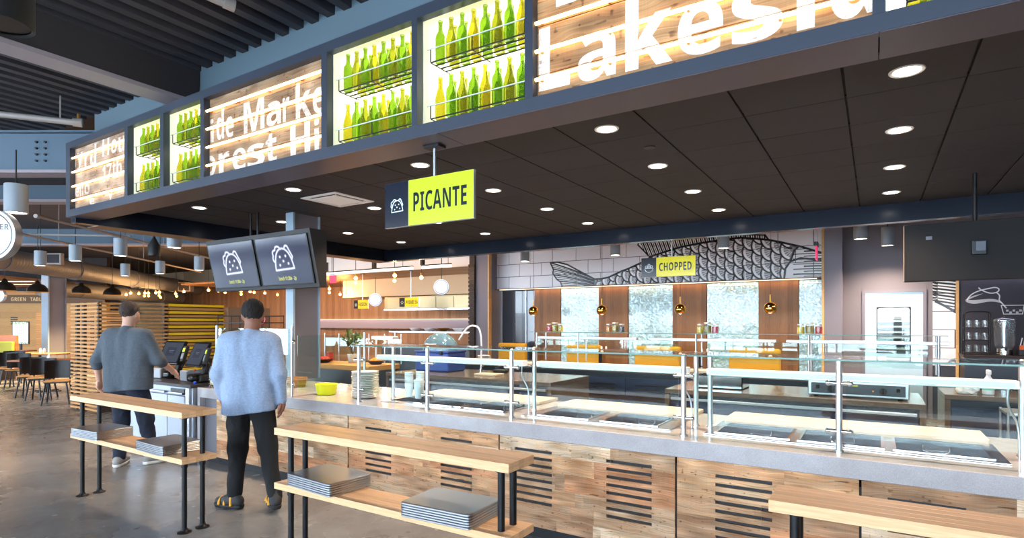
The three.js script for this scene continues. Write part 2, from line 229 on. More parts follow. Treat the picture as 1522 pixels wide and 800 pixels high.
{
  let proto;
  for (const x of LX) for (const z of LZ) {
    if (!proto) { proto = thing('downlight', 'round recessed downlight in the dark tiled ceiling', 'downlight', [x, CY, z], 0, 'recessed ceiling downlights'); mesh('trim_ring', lathe([[.068, .004], [.088, .004], [.09, 0], [.086, -.006], [.07, -.004], [.066, .01]], 28), M.white, proto); mesh('lens', cyl(.068, .006, 24), M.lamp, proto, [0, -.001, 0]); }
    else copy(proto, [x, CY, z]);
    spot([x, CY - .012, z], [x, 0, z], '#ffe2c4', 25, .95, .7, 3);
  }
}
{ const g = thing('air_diffuser', 'white square ceiling air diffuser with stepped rim', 'vent', [-5.26, CY, -4.545]); 
  mesh('frame', join(bx(-.29, .29, -.01, 0, -.29, -.24), bx(-.29, .29, -.01, 0, .24, .29), bx(-.29, -.24, -.01, 0, -.24, .24), bx(.24, .29, -.01, 0, -.24, .24)), M.white, g); mesh('throat', box(.5, .004, .5), M.black, g, [0, .002, 0]); mesh('centre_plate', rbox(.40, .012, .40, .004), M.white, g, [.0, -.012, 0]); mesh('corner_rib', join(rod(V(-.26, -.006, -.26), V(-.2, -.01, -.2), .006), rod(V(.26, -.006, -.26), V(.2, -.01, -.2), .006), rod(V(-.26, -.006, .26), V(-.2, -.01, .2), .006), rod(V(.26, -.006, .26), V(.2, -.01, .2), .006)), M.white, g); }
{ const g = thing('sprinkler_cover', 'small dark round sprinkler cover in the ceiling tiles', 'sprinkler', [-1.55, CY, -4.55]); mesh('cover_plate', cyl(.045, .006, 20), M.blackMetal, g, [0, -.003, 0]); mesh('rim', new THREE.TorusGeometry(.045, .004, 6, 20).rotateX(Math.PI / 2), M.blackMetal, g, [0, -.002, 0]); }
// ================================================================ SIGNS, SCREENS
function tacoPath(c, x, y, s) { // outline of a taco with three filling bumps
  c.save(); c.translate(x, y); c.scale(s, s); c.lineWidth = 7; c.lineJoin = 'round'; c.lineCap = 'round';
  c.beginPath(); c.moveTo(-48, 40); c.quadraticCurveTo(-42, -38, 4, -38); c.quadraticCurveTo(46, -34, 56, 36); c.closePath(); c.stroke();
  c.beginPath(); c.moveTo(-46, 10); c.quadraticCurveTo(-60, 0, -50, -14); c.quadraticCurveTo(-58, -32, -36, -34); c.quadraticCurveTo(-32, -52, -12, -44); c.lineTo(-4, -36); c.stroke();
  c.beginPath(); c.moveTo(18, -36); c.quadraticCurveTo(22, -52, 36, -44); c.quadraticCurveTo(48, -20, 56, -6); c.lineTo(50, 4); c.stroke();
  for (const [a, b] of [[-14, -8], [18, -10], [2, 8], [-20, 22], [28, 18]]) { c.beginPath(); c.arc(a, b, 5, 0, 7); c.fill(); } c.restore();
}
function label2(t, dark, back, ink, icon) {
  return canvasTex(768, 304, (c, w, h) => { c.fillStyle = dark; c.fillRect(0, 0, w, h); c.fillStyle = back; c.fillRect(w * .285, 0, w, h); c.fillStyle = ink; c.font = 'bold 175px sans-serif'; c.save(); const tw = c.measureText(t).width; c.translate(w * .33, h * .5 + 62); c.scale(w * .61 / tw, 1); c.fillText(t, 0, 0); c.restore(); c.strokeStyle = c.fillStyle = '#dfe9f2'; icon(c, w * .145, h * .53); });
}
const bowlIcon = (c, x, y) => { c.lineWidth = 7; c.beginPath(); c.moveTo(x - 60, y + 5); c.lineTo(x + 60, y + 5); c.arc(x, y + 5, 60, 0, Math.PI); c.stroke(); for (const a of [-38, -12, 14, 38]) { c.beginPath(); c.arc(x + a, y - 22, 17, 0, 7); c.stroke(); } c.beginPath(); c.arc(x, y - 48, 15, 0, 7); c.stroke(); };
function hangSign(name, label, tex, p, w, h, ceilingY, back) {
  const g = thing(name, label, 'sign', p), mats = M.blackMetal;
  mesh('panel', rbox(w, h, .028, .003), M.alu, g, [0, h / 2, 0]);
  mesh('printed_face', new THREE.PlaneGeometry(w - .004, h - .004), print(tex, w < .8 ? .7 : .16), g, [0, h / 2, .0155]);
  mesh('rod', cyl(.011, ceilingY - p[1] - h, 12), M.alu, g, [.06, h + (ceilingY - p[1] - h) / 2, 0]); mesh('mount_plate', rbox(.14, .02, .09, .004), M.blackMetal, g, [.06, ceilingY - p[1] - .01, 0]);
  return g;
}
hangSign('hanging_sign', 'lime green and black hanging sign reading PICANTE with a taco', label2('PICANTE', '#161c2b', '#bfd62c', '#141a28', (c, x, y) => tacoPath(c, x, y, 1.0)), [-2.75, 2.34, -3.21], .84, .34, 2.90);
hangSign('hanging_sign', 'yellow and black hanging sign reading CHOPPED with a salad bowl', label2('CHOPPED', '#161a26', '#f4e61c', '#161a26', bowlIcon), [-2.765, 2.352, -9], .865, .312, ROOF);
const boxIcon = (c, x, y) => { c.lineWidth = 9; c.strokeRect(x - 45, y - 30, 90, 80); c.strokeRect(x - 20, y - 10, 40, 40); };
const starIcon = (c, x, y) => { c.lineWidth = 9; c.beginPath(); for (let i = 0; i < 10; i++) { const r = i % 2 ? 30 : 60, a = -Math.PI / 2 + i * Math.PI / 5; c.lineTo(x + r * Math.cos(a), y + r * Math.sin(a)); } c.closePath(); c.stroke(); };
hangSign('hanging_sign', 'small yellow hanging sign reading FUSION', label2('FUSION', '#14161c', '#f0dc14', '#14161c', boxIcon), [-13.62, 2.065, -12.7], .63, .27, 3.16);
hangSign('hanging_sign', 'small yellow hanging sign reading PRIME 56 with a star', label2('PRIME 56', '#14161c', '#f0dc14', '#14161c', starIcon), [-11.61, 2.093, -12.7], .77, .27, 3.16);
{ // menu screens
  const g = thing('menu_screen_box', 'black hanging box holding two tilted menu screens with taco icons', 'menu screens', [-6.66, 2.05, -4.53]);
  const tex = canvasTex(512, 304, (c, w, h) => { const gr = c.createLinearGradient(0, 0, w, h); gr.addColorStop(0, '#30375a'); gr.addColorStop(1, '#1b2044'); c.fillStyle = gr; c.fillRect(0, 0, w, h); c.strokeStyle = c.fillStyle = '#e9ecff'; c.shadowColor = '#aab6ff'; c.shadowBlur = 10; tacoPath(c, w * .49, h * .46, 1.8); c.shadowBlur = 0; c.fillStyle = '#dfe63a'; c.font = 'bold 34px sans-serif'; c.save(); c.translate(w * .34, h * .92); c.scale(.66, 1); c.fillText('lunch 11:30a - 2p', 0, 0); c.restore(); });
  const sm = std('#05060a', .12, 0, { emissive: '#ffffff', emissiveMap: tex, emissiveIntensity: .95 });
  const side = new THREE.Shape([[.13, .68], [-.12, .68], [-.12, 0], [-.02, 0]].map(p => new THREE.Vector2(...p)));
  mesh('housing', new THREE.ExtrudeGeometry(side, { depth: 2.16, bevelEnabled: false }).rotateY(-Math.PI / 2).translate(1.08, 0, 0), M.black, g);
  const tilt = Math.atan2(.15, .68);
  for (const x of [-.53, .53]) { const s = mesh('screen', rbox(1.0, .60, .03, .006), M.blackGloss, g, [x, .335, .06], [tilt, 0, 0]); mesh('display', new THREE.PlaneGeometry(.97, .57), sm, s, [0, 0, .0165]); }
  for (const x of [-.25, -.1]) mesh('hanger_pole', cyl(.016, .36, 12), M.blackMetal, g, [x, .85, 0]);
}
// ================================================================ COLUMNS
{
  const c = structure('column_1', 'blue grey steel column rising from the end of the counter', [-6.415, 0, -4.95]);
  mesh('front_plate', bx(-.075, .075, .875, CY, .17, .2), M.colblue, c); mesh('shaft', bx(-.075, .045, .875, CY, -.21, .17), M.colgrey, c); mesh('rear_plate', bx(-.075, .075, .875, CY, -.23, -.21), M.colblue, c); mesh('lower_shaft', bx(-.07, .07, 0, .75, -.2, .2), M.colgrey, c);
}
{ const c = structure('column_2', 'grey steel column beyond the slatted booths', [...[wing(-14.53, 18.2)].flatMap(([x, z]) => [x, 0, z])]); mesh('front_plate', bx(-.25, .25, 0, 3.35, .2, .24), M.colblue, c); mesh('shaft', bx(-.05, .2, 0, 3.35, -.22, .2), M.colgrey, c); mesh('rear_plate', bx(-.25, .25, 0, 3.35, -.25, -.22), M.colgrey, c); }
{ const c = structure('wall_wing', 'grey pier with oak edge beside the mural'); mesh('pier', bx(-8.40, -8.03, 0, ROOF, -11.6, -12.3), M.purpleGrey, c); mesh('oak_edge', bx(-8.03, -7.99, 0, ROOF, -11.59, -11.7), M.oakEdge, c); mesh('slatted_return', bx(-8.56, -8.40, 0, 3.6, -11.55, -14.0), M.darkwood, c); for (let i = 0; i < 22; i++) mesh('slat', bx(-8.57, -8.39, .9 + i * .1, .975 + i * .1, -11.52, -11.55), M.darkwood, c); }
{ const c = structure('wall_pier', 'grey pier with oak edge at the right end of the mural'); mesh('pier', bx(-.76, -.48, 0, ROOF, -11.6, -12.2), M.purpleGrey, c); mesh('oak_edge', bx(-.80, -.76, 0, ROOF, -11.59, -11.75), M.oakEdge, c); }

// ================================================================ SERVING COUNTER
const CT = .868;
M.wellFloor = std('#54585c', .3, .8);
{
  const g = thing('serving_counter', 'long serving counter clad in reclaimed wood with slotted vents', 'counter', [-2, 0, -3.74]);
  const X0 = -6.36, X1 = 2.4, ox = 2, oz = 3.74;
  mesh('carcass', bx(X0 + ox, X1 + ox, .08, .70, -.02, -1.05), M.black, g); mesh('toe_kick', bx(X0 + ox, X1 + ox, 0, .08, -.03, -1.02), M.blackMetal, g);
  const groups = [[-3.958, -3.635], [-3.07, -2.747], [-2.339, -2.016], [-1.585, -1.26], [-.849, -.52], [.059, .398], [.95, 1.28], [1.6, 1.93]];
  const slotY = Array.from({ length: 8 }, (_, i) => .655 - .055 * i);
  const panels = [[-6.355, -4.195], [-4.18, -2.49], [-2.475, -1.105], [-1.09, -.075], [-.062, 1.3], [1.31, 2.39]];
  const rows = [[.635, .752], [.515, .635], [.39, .515], [.285, .39], [.18, .285], [.085, .18]];
  for (const [a, b] of panels) rows.forEach(([y0, y1], ri) => {
    let x = a; const cutsX = []; while (b - x > .9) { const l = rr(.5, 1.05); if (b - x - l < .3) break; x += l; cutsX.push(x); } cutsX.push(b); x = a;
    for (const xe of cutsX) {
      const w = xe - x, h = y1 - y0, s = new THREE.Shape([[0, 0], [w, 0], [w, h], [0, h]].map(p => new THREE.Vector2(...p))); const edges = [];
      for (const [s0, s1] of groups) { const c0 = Math.max(s0, x), c1 = Math.min(s1, xe); if (c1 - c0 < .012) continue; for (const y of slotY) { const q0 = Math.max(y - .011, y0), q1 = Math.min(y + .011, y1); if (q1 - q0 < .004) continue; const e = .0004; s.holes.push(new THREE.Path([[Math.max(c0 - x, e), Math.max(q0 - y0, e)], [Math.max(c0 - x, e), Math.min(q1 - y0, h - e)], [Math.min(c1 - x, w - e), Math.min(q1 - y0, h - e)], [Math.min(c1 - x, w - e), Math.max(q0 - y0, e)]].map(p => new THREE.Vector2(...p)))); } }
      const geo = uvm(new THREE.ExtrudeGeometry(s, { depth: .018, bevelEnabled: false }), 1.1, rnd() * 5, rnd() * 5); const UV = geo.attributes.uv; for (let k = 0; k < UV.count; k++) UV.setY(k, UV.getY(k) * 2.2);
      mesh('plank', geo, woods[Math.floor(rnd() * woods.length)], g, [x + ox + .0008, y0 + .0008, -.018 + rr(-.0015, .0015)]); x = xe;
    }
  });
}
const units = [[-3.985, -2.575, 3], [-2.41, -1.20, 2], [-.975, .61, 3]], UZ = [-3.955, -4.535];
{
  const g = thing('countertop', 'thick grey stone worktop with square front edge on the serving counter', 'countertop', [-6.66, .755, -3.69]);
  mesh('slab', uvm(plate(9.06, 1.19, .113, units.map(([a, b]) => [a + 6.67, b + 6.65, .275, .835]), .004), .5), M.stone, g);
  mesh('waterfall_end', uvm(bx(0, .05, -.755, 0, 0, -1.1), .5), M.stone, g); mesh('steel_end_panel', bx(.05, .29, -.675, 0, -.06, -1.0), std('#77757c', .4, .6), g); mesh('steel_foot', bx(.05, .29, -.755, -.675, -.09, -1.0), M.black, g);
}
for (const [i, [a, b, n]] of units.entries()) {
  const where = ['beside the stacked plates', 'in the middle of the counter', 'in front of the grey heater'][i];
  const w = b - a, d = UZ[0] - UZ[1], g = thing('drop_in_well', `steel drop-in food well with ${n} pan openings ${where}`, 'food well', [a, CT + .001, UZ[0]]);
  const pw = n === 3 ? (w - .16) / 3.25 : .42, gap = (w - n * pw) / (n + 1), holes = []; for (let k = 0; k < n; k++) { const x = gap + k * (pw + gap); holes.push([x, x + pw, .075, .50]); }
  mesh('rim', plate(w, d, .008, holes, .002), M.steelBright, g);
  holes.forEach(([x0, x1, z0, z1]) => {
    const p = mesh('pan', join(bx(x0, x0 + .004, -.14, .006, -z0, -z1), bx(x1 - .004, x1, -.14, .006, -z0, -z1), bx(x0, x1, -.14, .006, -z0, -z0 - .004), bx(x0, x1, -.14, .006, -z1 + .004, -z1), bx(x0, x1, -.144, -.14, -z0, -z1)), M.steelBright, g);
    mesh('pan_lip', join(bx(x0 - .012, x1 + .012, .008, .012, -z0 + .012, -z0 - .004), bx(x0 - .012, x1 + .012, .008, .012, -z1 + .004, -z1 - .012), bx(x0 - .012, x0 + .004, .008, .012, -z0, -z1), bx(x1 - .004, x1 + .012, .008, .012, -z0, -z1)), M.chrome, p);
    mesh('handle', tube([[x0 + pw * .35, -.02, -z1 + .014], [x0 + pw * .35, -.05, -z1 + .03], [x0 + pw * .65, -.05, -z1 + .03], [x0 + pw * .65, -.02, -z1 + .014]], .004, 20, 6), M.chrome, p);
    mesh('well_floor', bx(x0 + .02, x1 - .02, -.137, -.13, -z0 - .02, -z1 + .02), M.wellFloor, p);
  });
  const bd = mesh('cutting_board', uvm(rbox(w - .02, .03, .36, .006), 1), M.board, scene, [(a + b) / 2, CT + .016, -4.74]); tag(bd, `long beige cutting board behind the food well ${where}`, 'cutting board');
}
// sneeze guards
function guard(label, xs, rear, x0, x1) {
  const g = thing('sneeze_guard', label, 'sneeze guard', [(x0 + x1) / 2, CT, -3.84]), o = -(x0 + x1) / 2;
  const post = (x, z, h) => { const p = mesh('post', cyl(.018, h, 16), M.alu, g, [x + o, h / 2, z]); mesh('foot_ring', cyl(.026, .012, 16), M.alu, p, [0, -h / 2 + .006, 0]); mesh('cap', new THREE.SphereGeometry(.018, 12, 6, 0, 7, 0, Math.PI / 2), M.alu, p, [0, h / 2, 0]); return p; };
  for (const x of xs) { const p = post(x, 0, .53); for (const y of [.12 - .265, .40 - .265]) for (const s of [-1, 1]) mesh('clamp', join(cyl(.013, .05, 10).rotateZ(Math.PI / 2).translate(s * .032, y, 0), new THREE.SphereGeometry(.017, 10, 8).translate(s * .056, y, 0)), M.steelBright, p); }
  for (const x of rear) post(x, -.41, .53);
  const L = x1 - x0;
  const top = mesh('shelf_glass', box(L, .010, .48), M.glass, g, [0, .537, -.19]);
  mesh('edge', join(bx(-L / 2, L / 2, -.005, .005, .2395, .2415)), M.glassEdge, top);
  const sorted = xs.slice().sort((p, q) => p - q); const all = [x0, ...sorted, x1];
  for (let i = 0; i < all.length - 1; i++) { const w = all[i + 1] - all[i] - .07; if (w > .2) mesh('front_glass', box(w, .33, .008), M.glass, g, [(all[i] + all[i + 1]) / 2 + o, .255, 0]); }
  const lb = mesh('light_bar', rbox(L - .12, .045, .085, .006), M.white, g, [0, .415, -.26]); mesh('diffuser', box(L - .2, .006, .06), M.barLight, lb, [0, -.0235, 0]); mesh('front_diffuser', box(L - .16, .03, .002), M.barLight, lb, [0, 0, .0435]);
  mesh('cable', tube([[L / 2 - .1, .41, -.27], [L / 2 - .1, .3, -.28], [L / 2 - .06, .2, -.3], [L / 2 - .05, .08, -.3], [L / 2 - .05, .0, -.3]], .006, 30, 8), M.alu, g);
  area([(x0 + x1) / 2, CT + .38, -4.10], [(x0 + x1) / 2, 0, -4.10], L - .2, .06, '#f2f6ff', 2.2);
}
guard('glass sneeze guard with light bar from the stacked plates onward', [-4.15, -3.30, -2.43], [-4.1, -2.46], -4.2, -2.40);
guard('short glass sneeze guard with light bar over the two-pan well', [-1.075], [-1.1], -2.39, -1.05);
guard('long glass sneeze guard with light bar beside the grey heater', [-.175], [-1.0, .7], -1.04, .72);
{ // clear screens at the end of the counter
  const g = thing('glass_screen', 'tall clear glass screen on steel posts at the left end of the counter', 'glass screen', [-5.7, CT, -3.78]);
  for (const x of [-6.42 + 5.7, -5.06 + 5.7]) { const p = mesh('post', cyl(.014, .72, 14), M.alu, g, [x, .36, 0]); for (const y of [-.24, .2]) mesh('clamp', new THREE.SphereGeometry(.02, 10, 8), M.steelBright, p, [.02, y, 0]); }
  mesh('pane', box(1.28, .68, .008), M.glass, g, [-.04, .35, 0]); mesh('side_pane', box(.008, .60, .9), M.glass, g, [.66, .32, -.5]); mesh('rear_post', cyl(.014, .64, 14), M.alu, g, [.66, .32, -.97]);
}
// things on the counter
{
  const g = thing('mixing_bowl', 'lime yellow plastic bowl with spout beside the plates', 'bowl', [-4.86, CT + .001, -4.05]);
  mesh('bowl', lathe([[0, 0], [.085, 0], [.095, .006], [.112, .105], [.118, .108], [.112, .111], [.105, .105], [.09, .012], [0, .01]], 28), std('#d6e018', .35), g); mesh('handle', rbox(.06, .012, .035, .004), std('#d6e018', .35), g, [-.13, .1, 0]);
}
function plates(x, z, n, label, r = .135) { for (let i = 0; i < n; i++) { const m = mesh('plate', plateGeo, M.whiteGloss, scene, [x + rr(-.003, .003), CT + .001 + i * .0165, z + rr(-.003, .003)]); m.scale.setScalar(r / .135); m.scale.y = 1; tag(m, label, 'plate', label); } }
const plateGeo = lathe([[0, 0], [.08, 0], [.085, .004], [.125, .012], [.135, .016], [.134, .019], [.12, .016], [.08, .007], [0, .006]], 28);
plates(-4.32, -4.08, 16, 'white plate in the tall stack beside the yellow bowl'); 
{ const cupGeo = lathe([[0, 0], [.03, 0], [.042, .11], [.045, .112], [.045, .118], [.041, .116], [.028, .006], [0, .006]], 20);
  for (const [x, z, n] of [[-3.99, -4.36, 7], [-3.93, -4.46, 7], [-3.83, -4.32, 4]]) for (let i = 0; i < n; i++) { const m = mesh('paper_cup', cupGeo, M.plastic, scene, [x, CT + .002 + i * .022, z]); tag(m, n === 7 ? 'white cup in the tall nested stack behind the plates' : 'white cup in the short nested stack behind the plates', 'cup', n === 7 ? 'tall stacks of nested cups' : 'short stack of nested cups'); } }
{ const g = thing('wicker_basket', 'small brown wicker basket on the counter behind the glass screen', 'basket', [-5.75, CT + .001, -4.35]); mesh('body', lathe([[0, 0], [.1, 0], [.12, .1], [.125, .11], [.115, .11], [.095, .01], [0, .01]], 24), std('#9a6b38', .9), g); for (let i = 0; i < 4; i++) mesh('weave', new THREE.TorusGeometry(.103 + i * .005, .007, 6, 24).rotateX(Math.PI / 2), std('#a87840', .9), g, [0, .015 + i * .025, 0]); }
// ================================================================ TRAY BENCHES
const panGeo = (() => { const s = new THREE.Shape(), w = .45, h = .32, r = .03; s.moveTo(r, 0); s.lineTo(w - r, 0); s.quadraticCurveTo(w, 0, w, r); s.lineTo(w, h - r); s.quadraticCurveTo(w, h, w - r, h); s.lineTo(r, h); s.quadraticCurveTo(0, h, 0, h - r); s.lineTo(0, r); s.quadraticCurveTo(0, 0, r, 0); return new THREE.ExtrudeGeometry(s, { depth: .006, bevelEnabled: true, bevelSize: .006, bevelThickness: .0035, bevelSegments: 2, bevelOffset: -.006, curveSegments: 6 }).translate(-w / 2, -h / 2, .0035).rotateX(-Math.PI / 2); })();
const panMat = std('#b9bbc0', .32, 1);
function bench(x0, x1, z0, z1, label, trays) {
  const g = thing('tray_bench', label, 'bench', [(x0 + x1) / 2, 0, (z0 + z1) / 2]), L = x1 - x0, D = z0 - z1, H = .94, S = .585;
  const staves = 5; for (const [n, y, th] of [['top_board', H, .045], ['lower_shelf', S, .04]]) { const b = mesh(n, uvm(rbox(L, th, D / staves - .0004, .0015), .9, 0, 0), M.oak, g, [0, y - th / 2, D / 2 - D / staves / 2]); for (let k = 1; k < staves; k++) mesh('stave', uvm(rbox(L, th, D / staves - .0004, .0015), .9, k * .31, k * .27), M.oak, b, [0, 0, -k * D / staves]); }
  for (const sx of [-1, 1]) for (const sz of [-1, 1]) {
    const p = mesh('pipe_leg', cyl(.0185, H - .045, 14), M.blackMetal, g, [sx * (L / 2 - .085), (H - .045) / 2, sz * (D / 2 - .065)]);
    const y0 = -(H - .045) / 2; mesh('floor_flange', lathe([[0, 0], [.05, 0], [.05, .008], [.026, .012], [.024, .03], [.0185, .032]], 20), M.blackMetal, p, [0, y0, 0]);
    mesh('coupling', cyl(.024, .035, 14), M.blackMetal, p, [0, S - .065 + y0, 0]); mesh('top_flange', cyl(.034, .01, 16), M.blackMetal, p, [0, -y0 - .008, 0]);
  }
  for (const [tx, tz, ry, n, where] of trays) for (let i = 0; i < n; i++) { const m = mesh('baking_tray', panGeo, panMat, scene, [tx, S + .001 + i * .0132, tz], [0, ry, 0]); tag(m, 'upturned aluminium tray in the stack ' + where, 'tray', 'stack of trays ' + where); }
}
bench(-6.36, -4.42, -2.33, -2.60, 'oak and black pipe tray bench beside the man in dark grey shirt', [[-5.98, -2.44, .05, 6, 'at the far end of the bench by the register'], [-4.86, -2.46, -.04, 6, 'at the near end of the bench by the register']]);
bench(-3.29, -1.485, -2.32, -2.56, 'oak and black pipe tray bench between the two other benches', [[-2.93, -2.46, -.08, 6, 'under the middle bench top at its far end'], [-1.93, -2.44, .05, 6, 'under the middle bench top at its near end']]);
bench(-.345, 1.5, -2.39, -2.64, 'oak and black pipe tray bench in front of the wells by the heater', []);
// ================================================================ KITCHEN ISLANDS AND THE LONG BACK COUNTER
M.oakPanel = std('#b39c7c', .5, 0, { map: veneerTex });
M.islandTop = std('#a5968a', .16, 0, { map: stoneTex });
function cabinetRun(name, label, x0, x1, z0, z1, doors, opts = {}) { // z0 front, z1 back; fronts face the camera side
  const g = thing(name, label, 'counter', [(x0 + x1) / 2, 0, z0]), w = x1 - x0, d = z0 - z1, h = .82;
  mesh('carcass', bx(-w / 2 + .05, w / 2 - .05, .08, h, -.03, -d + .02), M.cabinet, g); mesh('toe_kick', bx(-w / 2 + .05, w / 2 - .05, 0, .08, -.07, -d + .02), M.black, g);
  mesh('worktop', uvm(rbx(-w / 2, w / 2, h, .87, 0, -d, .004), .5), opts.top || M.islandTop, g);
  if (!opts.noEnds) for (const s of [-1, 1]) mesh('end_panel', uvm(bx(s * w / 2, s * (w / 2 - .05), 0, h, -.005, -d), .5), M.islandTop, g);
  const dw = (w - .1) / doors;
  for (let i = 0; i < doors; i++) {
    const x = -w / 2 + .05 + dw * (i + .5), dr = mesh('door', rbox(dw - .008, h - .2, .022, .003), M.navy, g, [x, .12 + (h - .2) / 2, -.022]);
    if (opts.louvre) for (let k = 0; k < 5; k++) mesh('louvre', rbox(dw * .62, .022, .012, .003), M.black, dr, [0, .2 - k * .06, .014]);
    mesh('knob', new THREE.SphereGeometry(.016, 12, 8), M.chrome, dr, [(i % 2 ? -1 : 1) * (dw / 2 - .06), .12, .02]);
  }
  if (opts.pull) mesh('pull_rail', rbox(w - .14, .028, .03, .004), M.alu, g, [0, .765, -.006]);
  return g;
}
cabinetRun('island_cabinet', 'dark blue island cabinet with stone top under the blue domed cooler', -6.25, -3.42, -6.32, -7.45, 3, { pull: true });
cabinetRun('island_cabinet', 'dark blue island cabinet with stone top under the grey heater', -2.02, .40, -6.45, -7.5, 2, { pull: true });
cabinetRun('back_counter', 'long dark louvred counter below the CHOPPED sign', -7.0, .25, -8.72, -9.95, 8, { louvre: true, noEnds: true });
cabinetRun('back_counter', 'dark blue counter with spray bottle at the kitchen end', .62, 2.6, -7.5, -8.3, 3, {});
{ const b = mesh('cutting_board', uvm(rbox(7.0, .03, .42, .005), 1), M.board, scene, [-3.4, .886, -8.97]); tag(b, 'very long beige cutting board along the louvred counter', 'cutting board'); }
{ const g = thing('prep_table', 'butcher block prep table behind the blue grey column', 'table', [-7.75, 0, -6.45]); mesh('block_top', uvm(rbx(-1.0, 1.0, .85, .93, 0, -.7, .006), .9), M.butcher, g); mesh('carcass', bx(-.97, .97, .1, .85, -.03, -.67), M.cabinet, g); mesh('plinth', bx(-.9, .9, 0, .1, -.08, -.6), M.black, g); }
{ // heater
  const g = thing('countertop_heater', 'grey countertop heater with two black knobs and orange lights', 'heater', [-.15, .871, -6.62]);
  mesh('body', rbox(.86, .15, .42, .01), M.alu, g, [0, .09, -.21]); mesh('control_panel', rbox(.80, .105, .012, .004), std('#3b404a', .4), g, [0, .09, .003]);
  for (const x of [-.22, .22]) { const k = mesh('knob', cyl(.034, .025, 20).rotateX(Math.PI / 2), M.black, g, [x, .085, .02]); mesh('pointer', box(.008, .05, .006), M.blackGloss, k, [0, 0, .013]); mesh('indicator', cyl(.012, .01, 3).rotateX(Math.PI / 2), std('#f08a20', .4), g, [x * .62, .08, .01]); mesh('switch', rbox(.03, .035, .008, .002), M.blackGloss, g, [x * 1.55, .1, .012]); }
  mesh('maker_plate', box(.06, .012, .003), std('#b8c04a', .5), g, [-.02, .125, .011]); for (const x of [-.36, .36]) mesh('foot', cyl(.02, .016, 12), M.black, g, [x, .008, -.05]);
}
{ const g = thing('steel_pan', 'rectangular steel pan on the island left of the grey heater', 'pan', [-1.5, .871, -6.95]); mesh('tray', join(bx(-.26, .26, 0, .012, -.2, .2), bx(-.26, .26, 0, .14, .19, .2), bx(-.26, .26, 0, .14, -.2, -.19), bx(-.26, -.25, 0, .14, -.2, .2), bx(.25, .26, 0, .14, -.2, .2)), M.steel, g); mesh('divider', box(.01, .18, .03), M.blackMetal, g, [.2, .09, 0]); }
{ const g = thing('domed_cooler', 'blue countertop cooler with clear roll-top dome', 'cooler', [-5.75, .871, -7.0]);
  mesh('base', rbox(.66, .30, .44, .03, 2), std('#2c4a96', .4), g, [0, .15, 0]); mesh('rim', rbox(.68, .03, .46, .01), std('#24407f', .4), g, [0, .305, 0]);
  mesh('dome', new THREE.SphereGeometry(.32, 28, 12, 0, Math.PI * 2, 0, Math.PI / 2).scale(1, .85, .66), phys('#9cc6d6', { transmission: .7, roughness: .12, thickness: 0 }), g, [0, .32, 0]); mesh('handle', tube([[-.08, .42, .2], [-.08, .42, .26], [.08, .42, .26], [.08, .42, .2]], .009, 20, 8), M.white, g); mesh('latch', rbox(.05, .06, .03, .006), M.black, g, [.2, .29, .235]); }
{ const g = thing('gooseneck_faucet', 'tall white curved faucet behind the domed cooler', 'faucet', [-5.15, .871, -7.25]); mesh('spout', tube([[0, 0, 0], [0, .55, 0], [-.06, .68, 0], [-.18, .70, .02], [-.28, .62, .04], [-.38, .48, .06]], .014, 40, 10), M.white, g); mesh('base_ring', cyl(.03, .04, 16), M.chrome, g, [0, .02, 0]); mesh('lever', rod(V(0, .06, 0), V(.09, .1, .02), .008), M.chrome, g); }
{ const b = mesh('notebook', rbox(.36, .025, .24, .004), M.board, scene, [-4.65, .884, -6.75]); tag(b, 'small pale board lying on the island beside the cooler', 'board'); }
{ const g = thing('carry_case', 'small black tool with loop handle on the island', 'tool', [-4.75, .871, -7.2]); mesh('body', rbox(.22, .05, .12, .02), M.black, g, [0, .025, 0]); mesh('loop_handle', tube([[-.08, .04, 0], [-.07, .1, 0], [.07, .1, 0], [.08, .04, 0]], .009, 20, 8), M.black, g); }
// potted plant
{ const g = thing('potted_plant', 'small leafy green plant in a pale pot on the butcher block prep table', 'plant', [-7.55, .93, -6.85]);
  mesh('pot', lathe([[0, 0], [.07, 0], [.095, .15], [.1, .155], [.085, .155], [0, .14]], 20), M.pot, g);
  const leaf = new THREE.Shape(); leaf.moveTo(0, 0); leaf.quadraticCurveTo(.035, .03, 0, .1); leaf.quadraticCurveTo(-.035, .03, 0, 0); const lg = new THREE.ExtrudeGeometry(leaf, { depth: .0015, bevelEnabled: false, curveSegments: 4 }); const lm = ['#4d6b2a', '#6f8a3a', '#3d5a2c'].map(c => std(c, .7));
  for (let s = 0; s < 7; s++) { const a = s / 7 * 6.283 + .3, e = V(Math.cos(a) * rr(.1, .22), rr(.36, .62), Math.sin(a) * rr(.08, .2)); const st = mesh('stem', rod(V(0, .14, 0), e, .005, 6), std('#5a4a30', .8), g); for (let k = 0; k < 9; k++) { const t = rr(.45, 1.05), m = mesh('leaf', lg, lm[k % 3], st, [e.x * t, .14 + (e.y - .14) * t, e.z * t], [rr(-1.4, 1.4), rr(0, 6), rr(-1.2, 1.2)]); m.scale.setScalar(rr(.8, 1.3)); } } }
